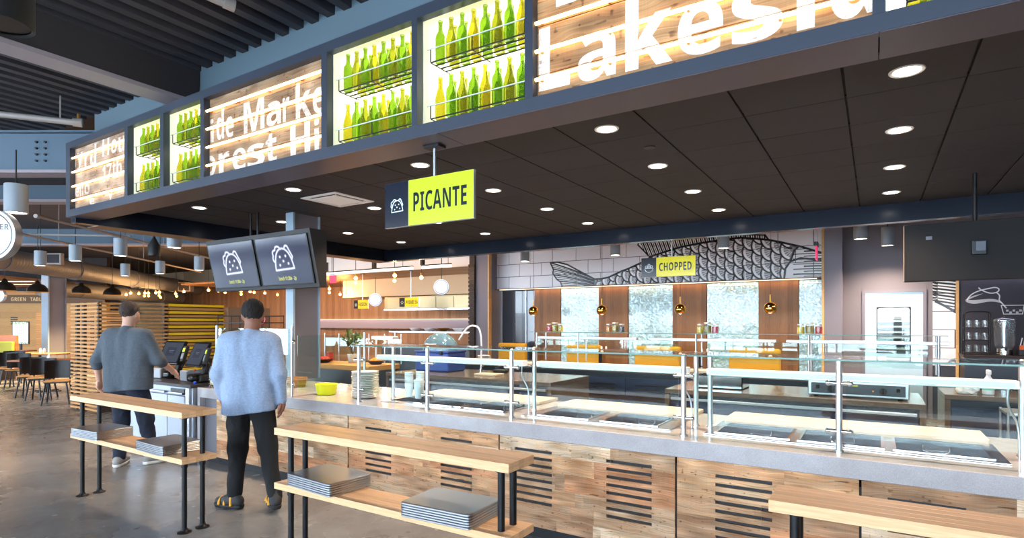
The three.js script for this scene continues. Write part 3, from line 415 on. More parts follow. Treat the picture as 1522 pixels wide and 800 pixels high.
// food displays on the prep table beyond: fruit trays, red tin, tureen
{ const g = thing('ceramic_urn', 'brown lidded clay urn on the counter beside the leafy plant', 'urn', [-8.55, .932, -6.9]); mesh('body', lathe([[0, 0], [.06, 0], [.1, .08], [.1, .16], [.06, .22], [.05, .24], [0, .24]], 24), std('#a86a34', .45), g); mesh('lid', lathe([[0, .34], [.012, .34], [.018, .31], [.02, .29], [.055, .25], [.056, .24]], 20), std('#94592a', .45), g); }
{ const g = thing('tin_can', 'bright red tin on the prep table', 'tin', [-8.25, .932, -6.95]); mesh('body', cyl(.055, .15, 20), M.red, g, [0, .075, 0]); mesh('lid', cyl(.057, .015, 20), std('#8c1f1a', .4), g, [0, .155, 0]); }
{ const bowl = lathe([[0, 0], [.08, 0], [.16, .06], [.165, .065], [.15, .062], [.08, .012], [0, .01]], 24); let proto;
  for (const [x, z, c, n] of [[-7.0, -6.85, '#e08a1c', 'orange'], [-8.05, -6.65, '#c63b26', 'tomato']]) { const g = thing('fruit_bowl', `shallow dark bowl of ${n === 'orange' ? 'oranges' : 'tomatoes'} on the prep table`, 'bowl', [x, .931, z]); mesh('bowl', bowl, M.darkwood, g); for (let i = 0; i < 9; i++) { const a = i * 2.4, r = .035 * Math.sqrt(i); const f = mesh(n, new THREE.SphereGeometry(.033, 14, 10), std(c, .45), scene, [x + Math.cos(a) * r, .931 + .047 + (i < 3 ? .03 : .012), z + Math.sin(a) * r]); tag(f, `ripe ${n} in the shallow dark bowl`, n, `${n} heap in the dark bowl`); } } }
// glass screen on the prep table
{ const g = thing('glass_screen', 'low clear glass screen on thin steel posts along the prep table', 'glass screen', [-7.6, .93, -7.13]); for (let i = 0; i < 6; i++) mesh('post', cyl(.011, .5, 10), M.alu, g, [-1.0 + i * .38, .25, 0]); for (let i = 0; i < 5; i++) mesh('pane', box(.35, .3, .006), M.glass, g, [-.81 + i * .38, .27, 0]); }
{ const g = thing('serving_bridge', 'white heat-lamp bridge on the prep table', 'heat lamp', [-6.95, .93, -7.0]); for (const x of [-.2, .2]) mesh('leg', cyl(.012, .42, 10), M.alu, g, [x, .21, 0]); mesh('hood', rbox(.5, .05, .14, .012), M.white, g, [0, .44, 0]); mesh('heat_strip', box(.4, .008, .08), M.lampSoft, g, [0, .411, 0]); point([-6.95, .93 + .39, -7.0], '#ffd8a8', .6); }
// CHOPPED sneeze guard behind
{ const g = thing('sneeze_guard', 'far glass sneeze guard with jars on top under the CHOPPED sign', 'sneeze guard', [-2.45, .87, -9.85]);
  for (const x of [-3.2, -2.3, -.1, 1.6, 3.2]) for (const z of [0, -.38]) mesh('post', cyl(.016, .56, 12), M.alu, g, [x, .28, z]);
  mesh('shelf_glass', box(6.6, .01, .5), M.glass, g, [0, .567, -.19]); mesh('shelf_edge', box(6.6, .011, .002), M.glassEdge, g, [0, .567, .061]);
  for (const x of [-2.2, .1, 2.3]) { const b = mesh('light_bar', rbox(2.05, .045, .1, .006), M.alu, g, [x, .46, -.12]); mesh('diffuser', box(1.9, .006, .06), M.barLight, b, [0, -.024, 0]); area([-2.45 + x, .87 + .42, -9.97], [-2.45 + x, 0, -9.97], 1.9, .06, '#fff4e4', 6); }
  for (const x of [-2.75, -1.2, .7, 2.4]) mesh('back_glass', box(1.4, .35, .008), M.glass, g, [x, .25, -.38]); }
{ const jg = lathe([[0, 0], [.05, 0], [.055, .006], [.055, .115], [.045, .13], [.045, .135]], 18), lid = cyl(.048, .022, 18), fill = cyl(.05, .105, 14); const kinds = [['#d4316a', 'pink pickle'], ['#b8a62a', 'green olive'], ['#c9b43a', 'pale pepper'], ['#e0932a', 'orange carrot'], ['#b79a4a', 'mixed vegetable'], ['#2a2530', 'black olive'], ['#e2c62c', 'yellow pepper'], ['#8f8a3c', 'spiced pickle'], ['#b01e48', 'beetroot'], ['#d8c23a', 'lemon'], ['#a08a30', 'mustard pickle'], ['#c8302c', 'red pepper']];
  [-5.31, -4.05, -2.39, -.85].forEach((cx, i) => { for (let k = 0; k < 3; k++) { const [c, nm] = kinds[i * 3 + k], big = k === 1 ? 1.18 : 1; const g = thing('preserve_jar', `glass jar of ${nm} preserve on the far sneeze guard`, 'jar', [cx + (k - 1) * .125, 1.443, -9.98]); g.scale.setScalar(big); mesh('glass_body', jg, M.jar, g); mesh('preserve', fill, std(c, .5), g, [0, .06, 0]); mesh('lid', lid, std('#d8d3c6', .35, .4), g, [0, .147, 0]); } }); }
plates(-6.3, -8.95, 0, ''); 
for (let i = 0; i < 6; i++) { const m = mesh('plate', plateGeo, M.whiteGloss, scene, [-6.6, .872 + i * .016, -9.4]); tag(m, 'white plate in the low stack on the louvred counter', 'plate', 'low stack of plates on the louvred counter'); }
// counter furniture at the right end
{ const g = thing('spray_bottle', 'clear spray bottle with white trigger on the kitchen-end counter', 'bottle', [1.0, .871, -7.7]); mesh('body', lathe([[0, 0], [.045, 0], [.05, .01], [.05, .14], [.02, .19], [.018, .21], [0, .21]], 18), M.plastic, g); mesh('trigger_head', rbox(.035, .05, .1, .008), M.white, g, [0, .235, .02]); mesh('label_band', cyl(.0507, .06, 18), std('#7fd6b8', .5), g, [0, .08, 0]); }
{ const g = thing('napkin_box', 'dark red box on the kitchen-end counter', 'box', [1.42, .871, -7.72]); mesh('body', rbox(.22, .13, .14, .008), std('#8a2440', .5), g, [0, .065, 0]); mesh('lid_strip', rbox(.225, .02, .145, .004), M.white, g, [0, .14, 0]); }
{ const g = thing('paper_towel', 'crumpled white cloth on the kitchen-end counter', 'cloth', [.82, .871, -7.68]); const s = new THREE.IcosahedronGeometry(.07, 2), P = s.attributes.position; for (let i = 0; i < P.count; i++) { const n = .8 + .5 * N1(P.getX(i) * 60 + 9, P.getY(i) * 60 + P.getZ(i) * 40); P.setXYZ(i, P.getX(i) * n * 1.3, Math.max(-.04, P.getY(i) * n), P.getZ(i) * n); } s.computeVertexNormals(); mesh('cloth', s, M.white, g, [0, .04, 0]); }
{ const g = thing('storage_shelf', 'low open shelf with containers at the far right of the kitchen', 'shelf', [1.75, 0, -6.9]); for (const y of [.1, .45, .8]) mesh('shelf', rbox(1.5, .025, .4, .004), M.alu, g, [0, y, 0]); for (const x of [-.74, .74]) for (const z of [-.19, .19]) mesh('upright', cyl(.012, .82, 8), M.alu, g, [x, .41, z]); }
for (const [x, c, nm] of [[1.25, '#c9ccd2', 'white tub'], [1.6, '#5b4a8a', 'purple carton'], [1.9, '#8fc9c4', 'teal jug'], [1.45, '#d8d2c4', 'cream box']]) { const m = mesh('container', rbox(.16, .2, .16, .02, 2), std(c, .5), scene, [x, .4625 + .101, -6.9]); tag(m, nm + ' on the middle of the low open shelf', 'container'); }
// hanging menu board seen from behind
{ const g = thing('menu_board', 'back of a dark hanging menu board with square bracket', 'menu board', [1.55, 2.03, -7.0]); mesh('case', rbox(2.6, .56, .12, .006), std('#090a0e', .8), g, [0, .28, 0]); mesh('edge_trim', bx(-1.305, -1.3, 0, .56, -.05, .07), std('#a08468', .5), g); mesh('bracket', rbox(.11, .13, .04, .004), M.blackMetal, g, [-.72, .3, .08]); mesh('bracket_plate', rbox(.075, .09, .02, .003), std('#4a5360', .5), g, [-.71, .31, .11]); mesh('pole', cyl(.018, .46, 12), M.blackMetal, g, [-.74, .79, .0]); for (const [x, y] of [[-1.1, .42], [.0, .25], [-.2, .45]]) mesh('cover_plate', rbox(.05, .035, .006, .002), std('#59606c', .5), g, [x, y, .062]); }

// ================================================================ MURAL WALL
const MX0 = -8.4, MX1 = 1.3, MY0 = 1.75, MY1 = 4.05;
const mural = canvasTex(2048, 486, (c, W, H) => {
  const px = (x, y) => [(x - MX0) / (MX1 - MX0) * W, H - (y - MY0) / (MY1 - MY0) * H]; c.fillStyle = '#e2dde2'; c.fillRect(0, 0, W, H);
  const path = pts => { c.beginPath(); pts.forEach((p, i) => { const q = px(...p); i ? c.lineTo(...q) : c.moveTo(...q); }); };
  const ink = '#1d1b20';
  const tail = [[-6.505, 3.047], [-6.31, 3.05], [-6.055, 2.977], [-5.73, 2.803], [-5.366, 2.609], [-5.36, 2.5], [-5.45, 2.44], [-6.18, 2.44], [-6.233, 2.576], [-6.336, 2.648], [-6.439, 2.791], [-6.426, 2.882]];
  c.lineJoin = 'round'; c.strokeStyle = ink; c.fillStyle = '#f2f0f2';
  path(tail); c.closePath(); c.fill(); c.save(); c.clip(); for (let i = 0; i < 15; i++) { c.lineWidth = i % 3 ? 3 : 6; const a = px(-6.55 + i * .02, 3.06 - i * .05), b = px(-5.3, 2.6 - i * .018); c.beginPath(); c.moveTo(...a); c.quadraticCurveTo((a[0] + b[0]) / 2, (a[1] + b[1]) / 2 - 8, ...b); c.stroke(); } c.restore(); c.lineWidth = 7; path(tail); c.closePath(); c.stroke();
  const top = [[-5.37, 2.609], [-5.224, 2.61], [-5.036, 2.635], [-4.737, 2.755], [-4.557, 2.811], [-4.27, 2.922], [-4.0, 3.06], [-3.444, 3.197], [-3.028, 3.251], [-2.667, 3.285], [-2.24, 3.303], [-1.74, 3.224], [-1.507, 3.157], [-1.159, 3.046], [-.6, 2.82], [.2, 2.6], [1.0, 2.45], [1.3, 2.4]];
  const body = [...top, [1.3, 1.75], [1.135, 1.80], [1.0, 1.9], [.86, 1.985], [.5, 2.05], [-.8, 2.3], [-5.37, 2.3]];
  // dorsal fin
  const fin = [[-4.35, 3.318], [-4.25, 3.55], [-3.9, 3.75], [-3.4, 3.5], [-2.95, 3.36], [-2.43, 3.38], [-1.794, 3.32], [-1.731, 3.223], [-2.24, 3.303], [-3.03, 3.251], [-3.99, 3.06], [-4.087, 3.037]]; path(fin); c.closePath(); c.fillStyle = '#f2f0f2'; c.fill(); c.save(); c.clip(); for (let i = 0; i < 64; i++) { c.lineWidth = i % 2 ? 6 : 3; path([[-4.45 + i * .046, 3.75], [-4.12 + i * .041, 2.98]]); c.stroke(); } c.restore(); c.lineWidth = 6; path(fin); c.closePath(); c.stroke();
  path(body); c.closePath(); c.fillStyle = '#5c585e'; c.fill(); c.save(); c.clip();
  const sc = .235; // overlapping scales, head to tail
  for (let ix = 0; ix <= 24; ix++) for (let iy = 0; iy < 6; iy++) {
    const x = -5.40 + ix * .17, s = (.11 + Math.min(1, (x + 5.4) / 1.6) * .10), y = 2.34 + iy * .225 + (ix % 2) * .1125, [X, Y] = px(x, y), R = s * W / (MX1 - MX0);
    c.beginPath(); c.arc(X, Y, R, 0, 7); c.fillStyle = '#8f8b92'; c.fill(); c.lineWidth = 9; c.strokeStyle = '#f2f0f2'; c.beginPath(); c.arc(X + 3, Y, R - 6, Math.PI * .6, Math.PI * 1.6); c.stroke();
    c.lineWidth = 2.2; c.strokeStyle = '#f2f0f2'; for (let k = 0; k < 9; k++) { const a = Math.PI * (.65 + k * .11); c.beginPath(); c.moveTo(X + Math.cos(a) * (R - 7), Y + Math.sin(a) * (R - 7)); c.lineTo(X + Math.cos(a) * R * .3 + 5, Y + Math.sin(a) * R * .3); c.stroke(); }
    c.strokeStyle = ink; c.lineWidth = 5; c.beginPath(); c.arc(X, Y, R, Math.PI * .5, Math.PI * 1.62); c.stroke();
  }
  // gill cover and head, hatched
  const gill = [[-1.472, 2.3], [-1.436, 2.65], [-1.349, 2.78], [-1.28, 2.99], [-1.159, 3.1], [1.3, 3.0], [1.3, 1.6], [-1.4, 1.9]]; path(gill); c.closePath(); c.fillStyle = '#e9e7ea'; c.fill(); c.save(); c.clip(); c.strokeStyle = ink;
  for (let i = 0; i < 26; i++) { c.lineWidth = i % 3 ? 3 : 5; const y = 3.1 - i * .047, a = px(-1.3 + (i % 2) * .18, y), b = px(.9, y - .35 - i * .006); c.beginPath(); c.moveTo(...a); c.quadraticCurveTo((a[0] + b[0]) / 2, a[1] - 4, ...b); c.stroke(); }
  for (let i = 0; i < 14; i++) { c.lineWidth = i % 2 ? 4 : 6; path([[.75, 2.42 - i * .05], [1.3, 2.34 - i * .055]]); c.stroke(); }
  c.restore(); c.lineWidth = 7; path(gill); c.stroke(); path([[-1.35, 2.78], [-1.176, 2.837], [-.8, 2.77]]); c.stroke(); c.restore();
  c.lineWidth = 8; path(top); c.stroke(); path([[.86, 1.985], [1.0, 1.9], [1.135, 1.80], [1.3, 1.75]]); c.stroke();
});
{
  const g = structure('wall_mural', 'white tiled wall with a black and white fish mural'), mat = print(mural, .22), tilePlain = std('#e2dde2', .2);
  mesh('wall_core', bx(-8.0, -.5, 2.42, ROOF, -12.015, -12.25), M.slate, g); mesh('wall_core', bx(.80, 1.18, 0, 2.6, -12.015, -12.25), M.slate, g);
  function tiles(x0, x1, y0, y1) {
    for (let r = 0, y = y0; y < y1 - .02; y += .305, r++) for (let x = x0 - (r % 2 ? .305 : 0); x < x1 - .02; x += .61) {
      const a = Math.max(x, x0), b = Math.min(x + .598, x1), t = Math.min(y + .293, y1); if (b - a < .03) continue; const ge = rbx(a, b, y, t, -12.0, -12.02, .002), P = ge.attributes.position, uv = ge.attributes.uv; for (let k = 0; k < P.count; k++) uv.setXY(k, (P.getX(k) - MX0) / (MX1 - MX0), (P.getY(k) - MY0) / (MY1 - MY0)); mesh('tile', ge, mat, g);
    }
  }
  tiles(-8.27, -.78, 2.455, 4.0); tiles(.83, 1.14, .9, 2.5);
  // glass and oak bays below
  const W = [[-6.94, -6.235], [-5.265, -4.572], [-3.586, -2.897], [-1.902, -1.208]];
  for (const [a, b] of W) mesh('wood_panel', uvm(bx(a, b, 0, 2.45, -12.0, -12.06), .8, 0, 0, true), M.oakPanel, g);
  for (const [a, b] of [[-6.235, -5.265], [-4.572, -3.586], [-2.897, -1.902], [-1.208, -.78]]) { const p = mesh('glass_panel', uvm(bx(a + .01, b - .01, .1, 2.44, -12.02, -12.04), 1.6), M.ripple, g); mesh('head_strip', bx(a + .01, b - .01, 2.36, 2.375, -12.005, -12.02), M.whiteGloss, p); }
  mesh('backing', bx(-6.94, -.5, 0, 2.44, -12.06, -12.25), M.greyWall, g);
  for (const [a, b] of [[-8.0, -7.62], [-7.61, -7.29], [-7.28, -6.95]]) mesh('dark_glass_panel', bx(a, b, 0, 2.44, -12.2, -12.22), M.darkGlass, g); mesh('bay_backing', bx(-8.0, -6.94, 0, 2.44, -12.24, -12.3), M.slate, g); mesh('mullion', bx(-7.295, -7.275, 0, 2.44, -12.17, -12.2), M.alu, g);
  mesh('cove_ledge', bx(-8.0, -.78, 2.445, 2.46, -11.86, -12.0), M.oakPanel, g);
}
// warm cove lights over the oak panels, set on the ledge
{ const g = thing('cove_light', 'thin warm light strip hidden under the tiled wall ledge', 'light strip', [-4.4, 2.437, -11.93]); mesh('strip', box(7.0, .012, .02), M.lampSoft, g, [0, 0, 0]); area([-4.4, 2.428, -11.93], [-4.4, 0, -11.99], 7.0, .03, '#ffbe6a', 20); }
{ let proto; [-6.5, -4.84, -3.2, -1.585].forEach((x, i) => { const lab = 'round polished gold pendant lamp hanging in front of an oak panel'; if (!proto) { proto = thing('pendant_lamp', lab, 'lamp', [x, 1.88, -11.2], 0, 'gold ball pendants'); mesh('globe', new THREE.SphereGeometry(.115, 24, 16, 0, 7, 0, 2.35), M.gold, proto); mesh('inner_bulb', new THREE.SphereGeometry(.045, 12, 10), M.lampSoft, proto, [0, -.05, 0]); mesh('neck', cyl(.015, .14, 10), M.brass, proto, [0, .18, 0]); mesh('cord', cyl(.004, 1.2, 6), M.blackMetal, proto, [0, .85, 0]); mesh('canopy', cyl(.05, .03, 16), M.brass, proto, [0, 1.445, 0]); } else copy(proto, [x, 1.88, -11.2]); point([x, 1.83, -11.2], '#ffcf90', 1.2); }); }
smesh('ceiling_rail', 'dark rail carrying the pendant lamps in front of the mural', bx(-8.2, -.5, 3.34, 3.40, -11.15, -11.25), M.blackMetal);
// booths and tables behind the far sneeze guard
for (const [x, w] of [[-7.25, .75], [-5.4, .8], [-3.75, .95], [-1.9, .9]]) { const g = thing('booth_bench', 'mustard yellow upholstered booth ' + (x < -7 ? 'before the dark glass bay' : x < -5 ? 'under the first gold pendant pair' : x < -3 ? 'under the CHOPPED sign' : 'by the red preserve jars'), 'booth', [x, 0, -11.3]); mesh('backrest', rbox(w, .66, .16, .05, 3), M.yellowPad, g, [0, .81, -.2]); mesh('seat', rbox(w, .16, .5, .04, 3), M.yellowPad, g, [0, .42, .1]); mesh('base', rbox(w, .34, .46, .01), M.darkwood, g, [0, .17, .08]); }
for (const [x, t] of [[-4.75, 'first'], [-2.75, 'second']]) { const g = thing('dining_table', `orange brown dining table behind the far sneeze guard, ${t === 'first' ? 'nearer the dark glass bay' : 'nearer the grey pier'}`, 'table', [x, 0, -10.9]); mesh('tabletop', uvm(rbox(.95, .04, .6, .01), .8), M.table, g, [0, 1.05, 0]); mesh('pedestal', cyl(.035, 1.03, 14), M.blackMetal, g, [0, .515, 0]); mesh('foot', cyl(.25, .02, 20), M.blackMetal, g, [0, .01, 0]); for (const s of [-.05, .05]) { const sh = mesh('salt_shaker', lathe([[0, 0], [.018, 0], [.02, .05], [.014, .07], [.0, .075]], 12), M.white, scene, [x + .1 + s, 1.071, -10.85]); tag(sh, 'small white shaker on the dining table ' + (t === 'first' ? 'nearer the dark glass bay' : 'nearer the grey pier'), 'shaker', 'shakers on the ' + t + ' dining table'); } }
// grey wall with cold-room door
smesh('wall_kitchen', 'grey painted kitchen wall around the cold-room door', join(bx(-.48, -.19, 0, ROOF, -12.0, -12.2), bx(.745, .83, 0, ROOF, -12.0, -12.2), bx(-.19, .745, 2.2, ROOF, -12.0, -12.2), bx(.83, 3.2, 2.5, ROOF, -12.0, -12.2)), M.greyWall);
{ const g = structure('door_1', 'steel cold-room door with a rounded window', [.277, 0, -12.02]); mesh('frame', join(bx(-.467, -.42, 0, 2.2, -.02, .05), bx(.42, .467, 0, 2.2, -.02, .05), bx(-.42, .42, 2.15, 2.2, -.02, .05)), M.purpleGrey, g);
  const s = new THREE.Shape([[-.42, 0], [.42, 0], [.42, 2.15], [-.42, 2.15]].map(p => new THREE.Vector2(...p))), h = new THREE.Path(); const a = -.235, b = .235, y0 = 1.1, y1 = 1.88, r = .05; h.moveTo(a + r, y0); h.lineTo(b - r, y0); h.quadraticCurveTo(b, y0, b, y0 + r); h.lineTo(b, y1 - r); h.quadraticCurveTo(b, y1, b - r, y1); h.lineTo(a + r, y1); h.quadraticCurveTo(a, y1, a, y1 - r); h.lineTo(a, y0 + r); h.quadraticCurveTo(a, y0, a + r, y0); s.holes.push(h);
  mesh('leaf', new THREE.ExtrudeGeometry(s, { depth: .04, bevelEnabled: false }).translate(0, 0, -.03), std('#c3d0d4', .35, .6), g); mesh('gasket', new THREE.ExtrudeGeometry((() => { const o = new THREE.Shape([[a - .015, y0 - .015], [b + .015, y0 - .015], [b + .015, y1 + .015], [a - .015, y1 + .015]].map(p => new THREE.Vector2(...p))); o.holes.push(h); return o; })(), { depth: .012, bevelEnabled: false }).translate(0, 0, .011), M.black, g);
  mesh('pane', box(.47, .78, .004), M.glass, g, [0, 1.49, 0]); mesh('lever', rbox(.03, .18, .04, .008), M.chrome, g, [.36, 1.15, .03]); mesh('name_plate', rbox(.1, .05, .006, .002), M.alu, g, [.32, 2.08, .014]); }
{ const g = thing('storage_rack', 'white slatted rack inside the cold room behind the door window', 'rack', [.28, 0, -12.7]); for (let i = 0; i < 10; i++) mesh('shelf', box(.7, .03, .3), M.white, g, [0, .95 + i * .1, 0]); for (const x of [-.34, .34]) mesh('upright', box(.03, 1.95, .03), M.alu, g, [x, .975, .12]); }
{ const g = thing('ceiling_lamp', 'bright tube lamp inside the cold room', 'lamp', [.28, 2.35, -12.5]); mesh('tube', cyl(.02, .6, 12).rotateZ(Math.PI / 2), M.strip, g); mesh('holder', rbox(.66, .03, .05, .005), M.white, g, [0, .035, 0]); point([.28, 2.3, -12.5], '#fff4ea', 9); }
smesh('cold_room', 'white lined cold room behind the steel door', join(bx(-.5, 1.1, 0, 2.5, -13.0, -13.1), bx(-.5, -.6, 0, 2.5, -12.2, -13.0), bx(1.1, 1.2, 0, 2.5, -12.25, -13.0), bx(-.5, 1.1, 2.4, 2.5, -12.2, -13.0)), std('#8d8d94', .6));
// chalk wall and drinks station
{ const tex = canvasTex(1024, 1024, (c, w, h) => { c.fillStyle = '#3a3942'; c.fillRect(0, 0, w, h); c.strokeStyle = 'rgba(236,236,240,.85)'; c.fillStyle = 'rgba(236,236,240,.7)'; c.lineCap = 'round';
    const X = x => (x - 1.18) / 2 * w, Y = y => h - (y - .5) / 2 * h; c.lineWidth = 9;
    c.beginPath(); c.moveTo(X(1.50), Y(2.10)); c.bezierCurveTo(X(1.28), Y(2.05), X(1.2), Y(1.98), X(1.33), Y(1.94)); c.bezierCurveTo(X(1.45), Y(1.9), X(1.55), Y(2.02), X(1.73), Y(1.93)); c.lineTo(X(1.72), Y(1.96)); c.bezierCurveTo(X(1.6), Y(2.06), X(1.45), Y(1.97), X(1.3), Y(2.0)); c.closePath(); c.fill();
    c.beginPath(); c.moveTo(X(1.29), Y(2.0)); c.bezierCurveTo(X(1.34), Y(2.14), X(1.5), Y(2.16), X(1.62), Y(2.19)); c.bezierCurveTo(X(1.72), Y(2.2), X(1.72), Y(2.1), X(1.6), Y(2.1)); c.bezierCurveTo(X(1.55), Y(2.1), X(1.45), Y(2.16), X(1.44), Y(2.19)); c.stroke();
    c.beginPath(); c.moveTo(X(1.67), Y(2.1)); c.bezierCurveTo(X(1.74), Y(2.04), X(1.66), Y(2.0), X(1.72), Y(1.95)); c.lineTo(X(1.78), Y(1.86)); c.stroke();
    c.lineWidth = 6; c.beginPath(); c.moveTo(X(1.72), Y(1.9)); c.lineTo(X(1.75), Y(1.76)); c.lineTo(X(1.98), Y(1.76)); c.lineTo(X(2.0), Y(1.9)); c.closePath(); c.stroke(); for (let i = 0; i < 5; i++) c.fillRect(X(1.78 + i * .04), Y(1.83 - (i % 2) * .03), 16, 16); });
  const g = structure('wall_chalk', 'charcoal chalkboard wall with a white chalk drawing'); const b = bx(1.18, 3.18, .5, 2.5, -12.0, -12.2), P = b.attributes.position, uv = b.attributes.uv; for (let k = 0; k < P.count; k++) uv.setXY(k, (P.getX(k) - 1.18) / 2, (P.getY(k) - .5) / 2); mesh('chalkboard', b, print(tex, .85), g); mesh('lower_wall', bx(1.18, 3.18, 0, .5, -12.0, -12.2), M.slate, g); mesh('oak_edge', bx(1.14, 1.18, 0, 2.5, -11.98, -12.1), M.oakEdge, g); mesh('wall_end', bx(3.18, 5.0, 0, 2.5, -12.0, -12.2), M.greyWall, g); }
{ const g = thing('light_strip', 'white light strip above the chalkboard wall', 'light strip', [2.1, 2.42, -11.9]); mesh('strip', box(1.8, .02, .03), M.barLight, g); mesh('channel', box(1.84, .02, .05), M.alu, g, [0, .02, 0]); area([2.1, 2.405, -11.9], [2.1, 1.5, -12.0], 1.8, .04, '#f0e8ff', 9); }
{ const g = thing('drinks_counter', 'dark drinks counter along the chalkboard wall', 'counter', [2.15, 0, -11.65]); mesh('worktop', rbx(-.98, 1.0, 1.08, 1.12, .35, -.3, .004), M.darkwood, g); mesh('carcass', bx(-.96, .98, .08, 1.08, .3, -.3), M.cabinet, g); mesh('toe_kick', bx(-.96, .98, 0, .08, .22, -.3), M.black, g); }
{ const g = thing('glass_rack', 'black three-tier wire rack of glass jars on the drinks counter', 'rack', [1.36, 1.121, -11.6]); for (const y of [.03, .225, .42]) mesh('tier', rbox(.32, .015, .2, .004), M.blackMetal, g, [0, y, 0]); for (const x of [-.16, .16]) for (const z of [-.1, .1]) mesh('upright', cyl(.008, .64, 8), M.blackMetal, g, [x, .32, z]); mesh('hoop', tube([[-.16, .62, .1], [-.14, .66, .1], [.14, .66, .1], [.16, .62, .1]], .009, 16, 8), M.blackMetal, g); }
{ const cg = lathe([[0, 0], [.035, 0], [.04, .005], [.04, .1], [.038, .11]], 14); const n = ['bottom', 'middle', 'top']; [.038, .233, .428].forEach((y, t) => { for (let i = 0; i < 3; i++) { const m = mesh('drinking_glass', cg, M.jar, scene, [1.26 + i * .1, 1.122 + y, -11.56]); tag(m, `clear glass on the ${n[t]} tier of the black wire rack`, 'glass', `glasses on the ${n[t]} tier`); } }); }
{ const g = thing('drink_dispenser', 'clear drink dispenser with steel core and domed lid', 'dispenser', [1.70, 1.121, -11.6]); mesh('base', cyl(.1, .1, 24), M.chrome, g, [0, .05, 0]); mesh('vessel', lathe([[.1, .1], [.13, .16], [.14, .52], [.135, .54]], 28), M.jar, g); mesh('ice_core', cyl(.04, .38, 16), M.steelBright, g, [0, .32, 0]); mesh('lid', lathe([[.145, .535], [.145, .55], [.1, .575], [.02, .59], [0, .595]], 28), M.chrome, g); mesh('tap', rbox(.03, .05, .07, .006), M.black, g, [0, .09, .11]); }
{ const g = thing('condiment_caddy', 'black caddy with white spoons and orange cups on the drinks counter', 'caddy', [2.0, 1.121, -11.55]); mesh('box', rbox(.3, .09, .22, .01), M.black, g, [0, .045, 0]); for (let i = 0; i < 3; i++) mesh('orange_cup', cyl(.04, .07, 14), std('#d85a1e', .5), g, [-.09 + i * .09, .12, 0]); for (let i = 0; i < 7; i++) mesh('spoon', rbox(.012, .14, .004, .001), M.white, g, [-.11 + i * .036, .2, 0], [0, 0, (i - 3) * .06]); }
// hanging cylinder lamps
function cylinderLamp(x, y, z, label, group, hgt = .34, r = .1, top = CY + .3, cd = 26, cone = .9) { const g = thing('cylinder_lamp', label, 'lamp', [x, y, z], 0, group); mesh('shade', lathe([[r - .012, .004], [r - .004, 0], [r, .004], [r, hgt], [r - .006, hgt + .006], [0, hgt + .006]], 24), M.lampGrey, g); mesh('lens', cyl(r - .014, .008, 20), M.lamp, g, [0, .012, 0]); mesh('stem', cyl(.008, Math.max(.02, top - y - hgt), 8), M.blackMetal, g, [0, hgt + Math.max(.02, top - y - hgt) / 2, 0]); spot([x, y + .004, z], [x, 0, z], '#ffe6cc', cd, cone, .8, 3); return g; }
[[-6.13, -10.2], [-4.14, -10.2], [-2.18, -10.2], [-.18, -10.2], [.18, -11.3]].forEach(([x, z], i) => cylinderLamp(x, 2.89, z, i === 4 ? 'metal cylinder lamp closest to the cold-room door' : 'metal cylinder lamp hanging behind the edge beam before the mural', i === 4 ? undefined : 'cylinder lamps before the mural', .3, .095, ROOF, 42, 1.25));
{ const g = thing('exit_sign', 'small pink red lit exit sign beside the mural end', 'exit sign', [-.72, 2.54, -9.5]); mesh('panel', rbox(.02, .2, .2, .003), std('#d42a60', .4, 0, { emissive: '#ff2a6a', emissiveIntensity: .5 }), g, [0, .1, 0]); mesh('housing', rbox(.05, .06, .22, .005), M.blackMetal, g, [0, .23, 0]); mesh('rod', cyl(.01, 1.62, 8), M.alu, g, [0, 1.07, 0]); }
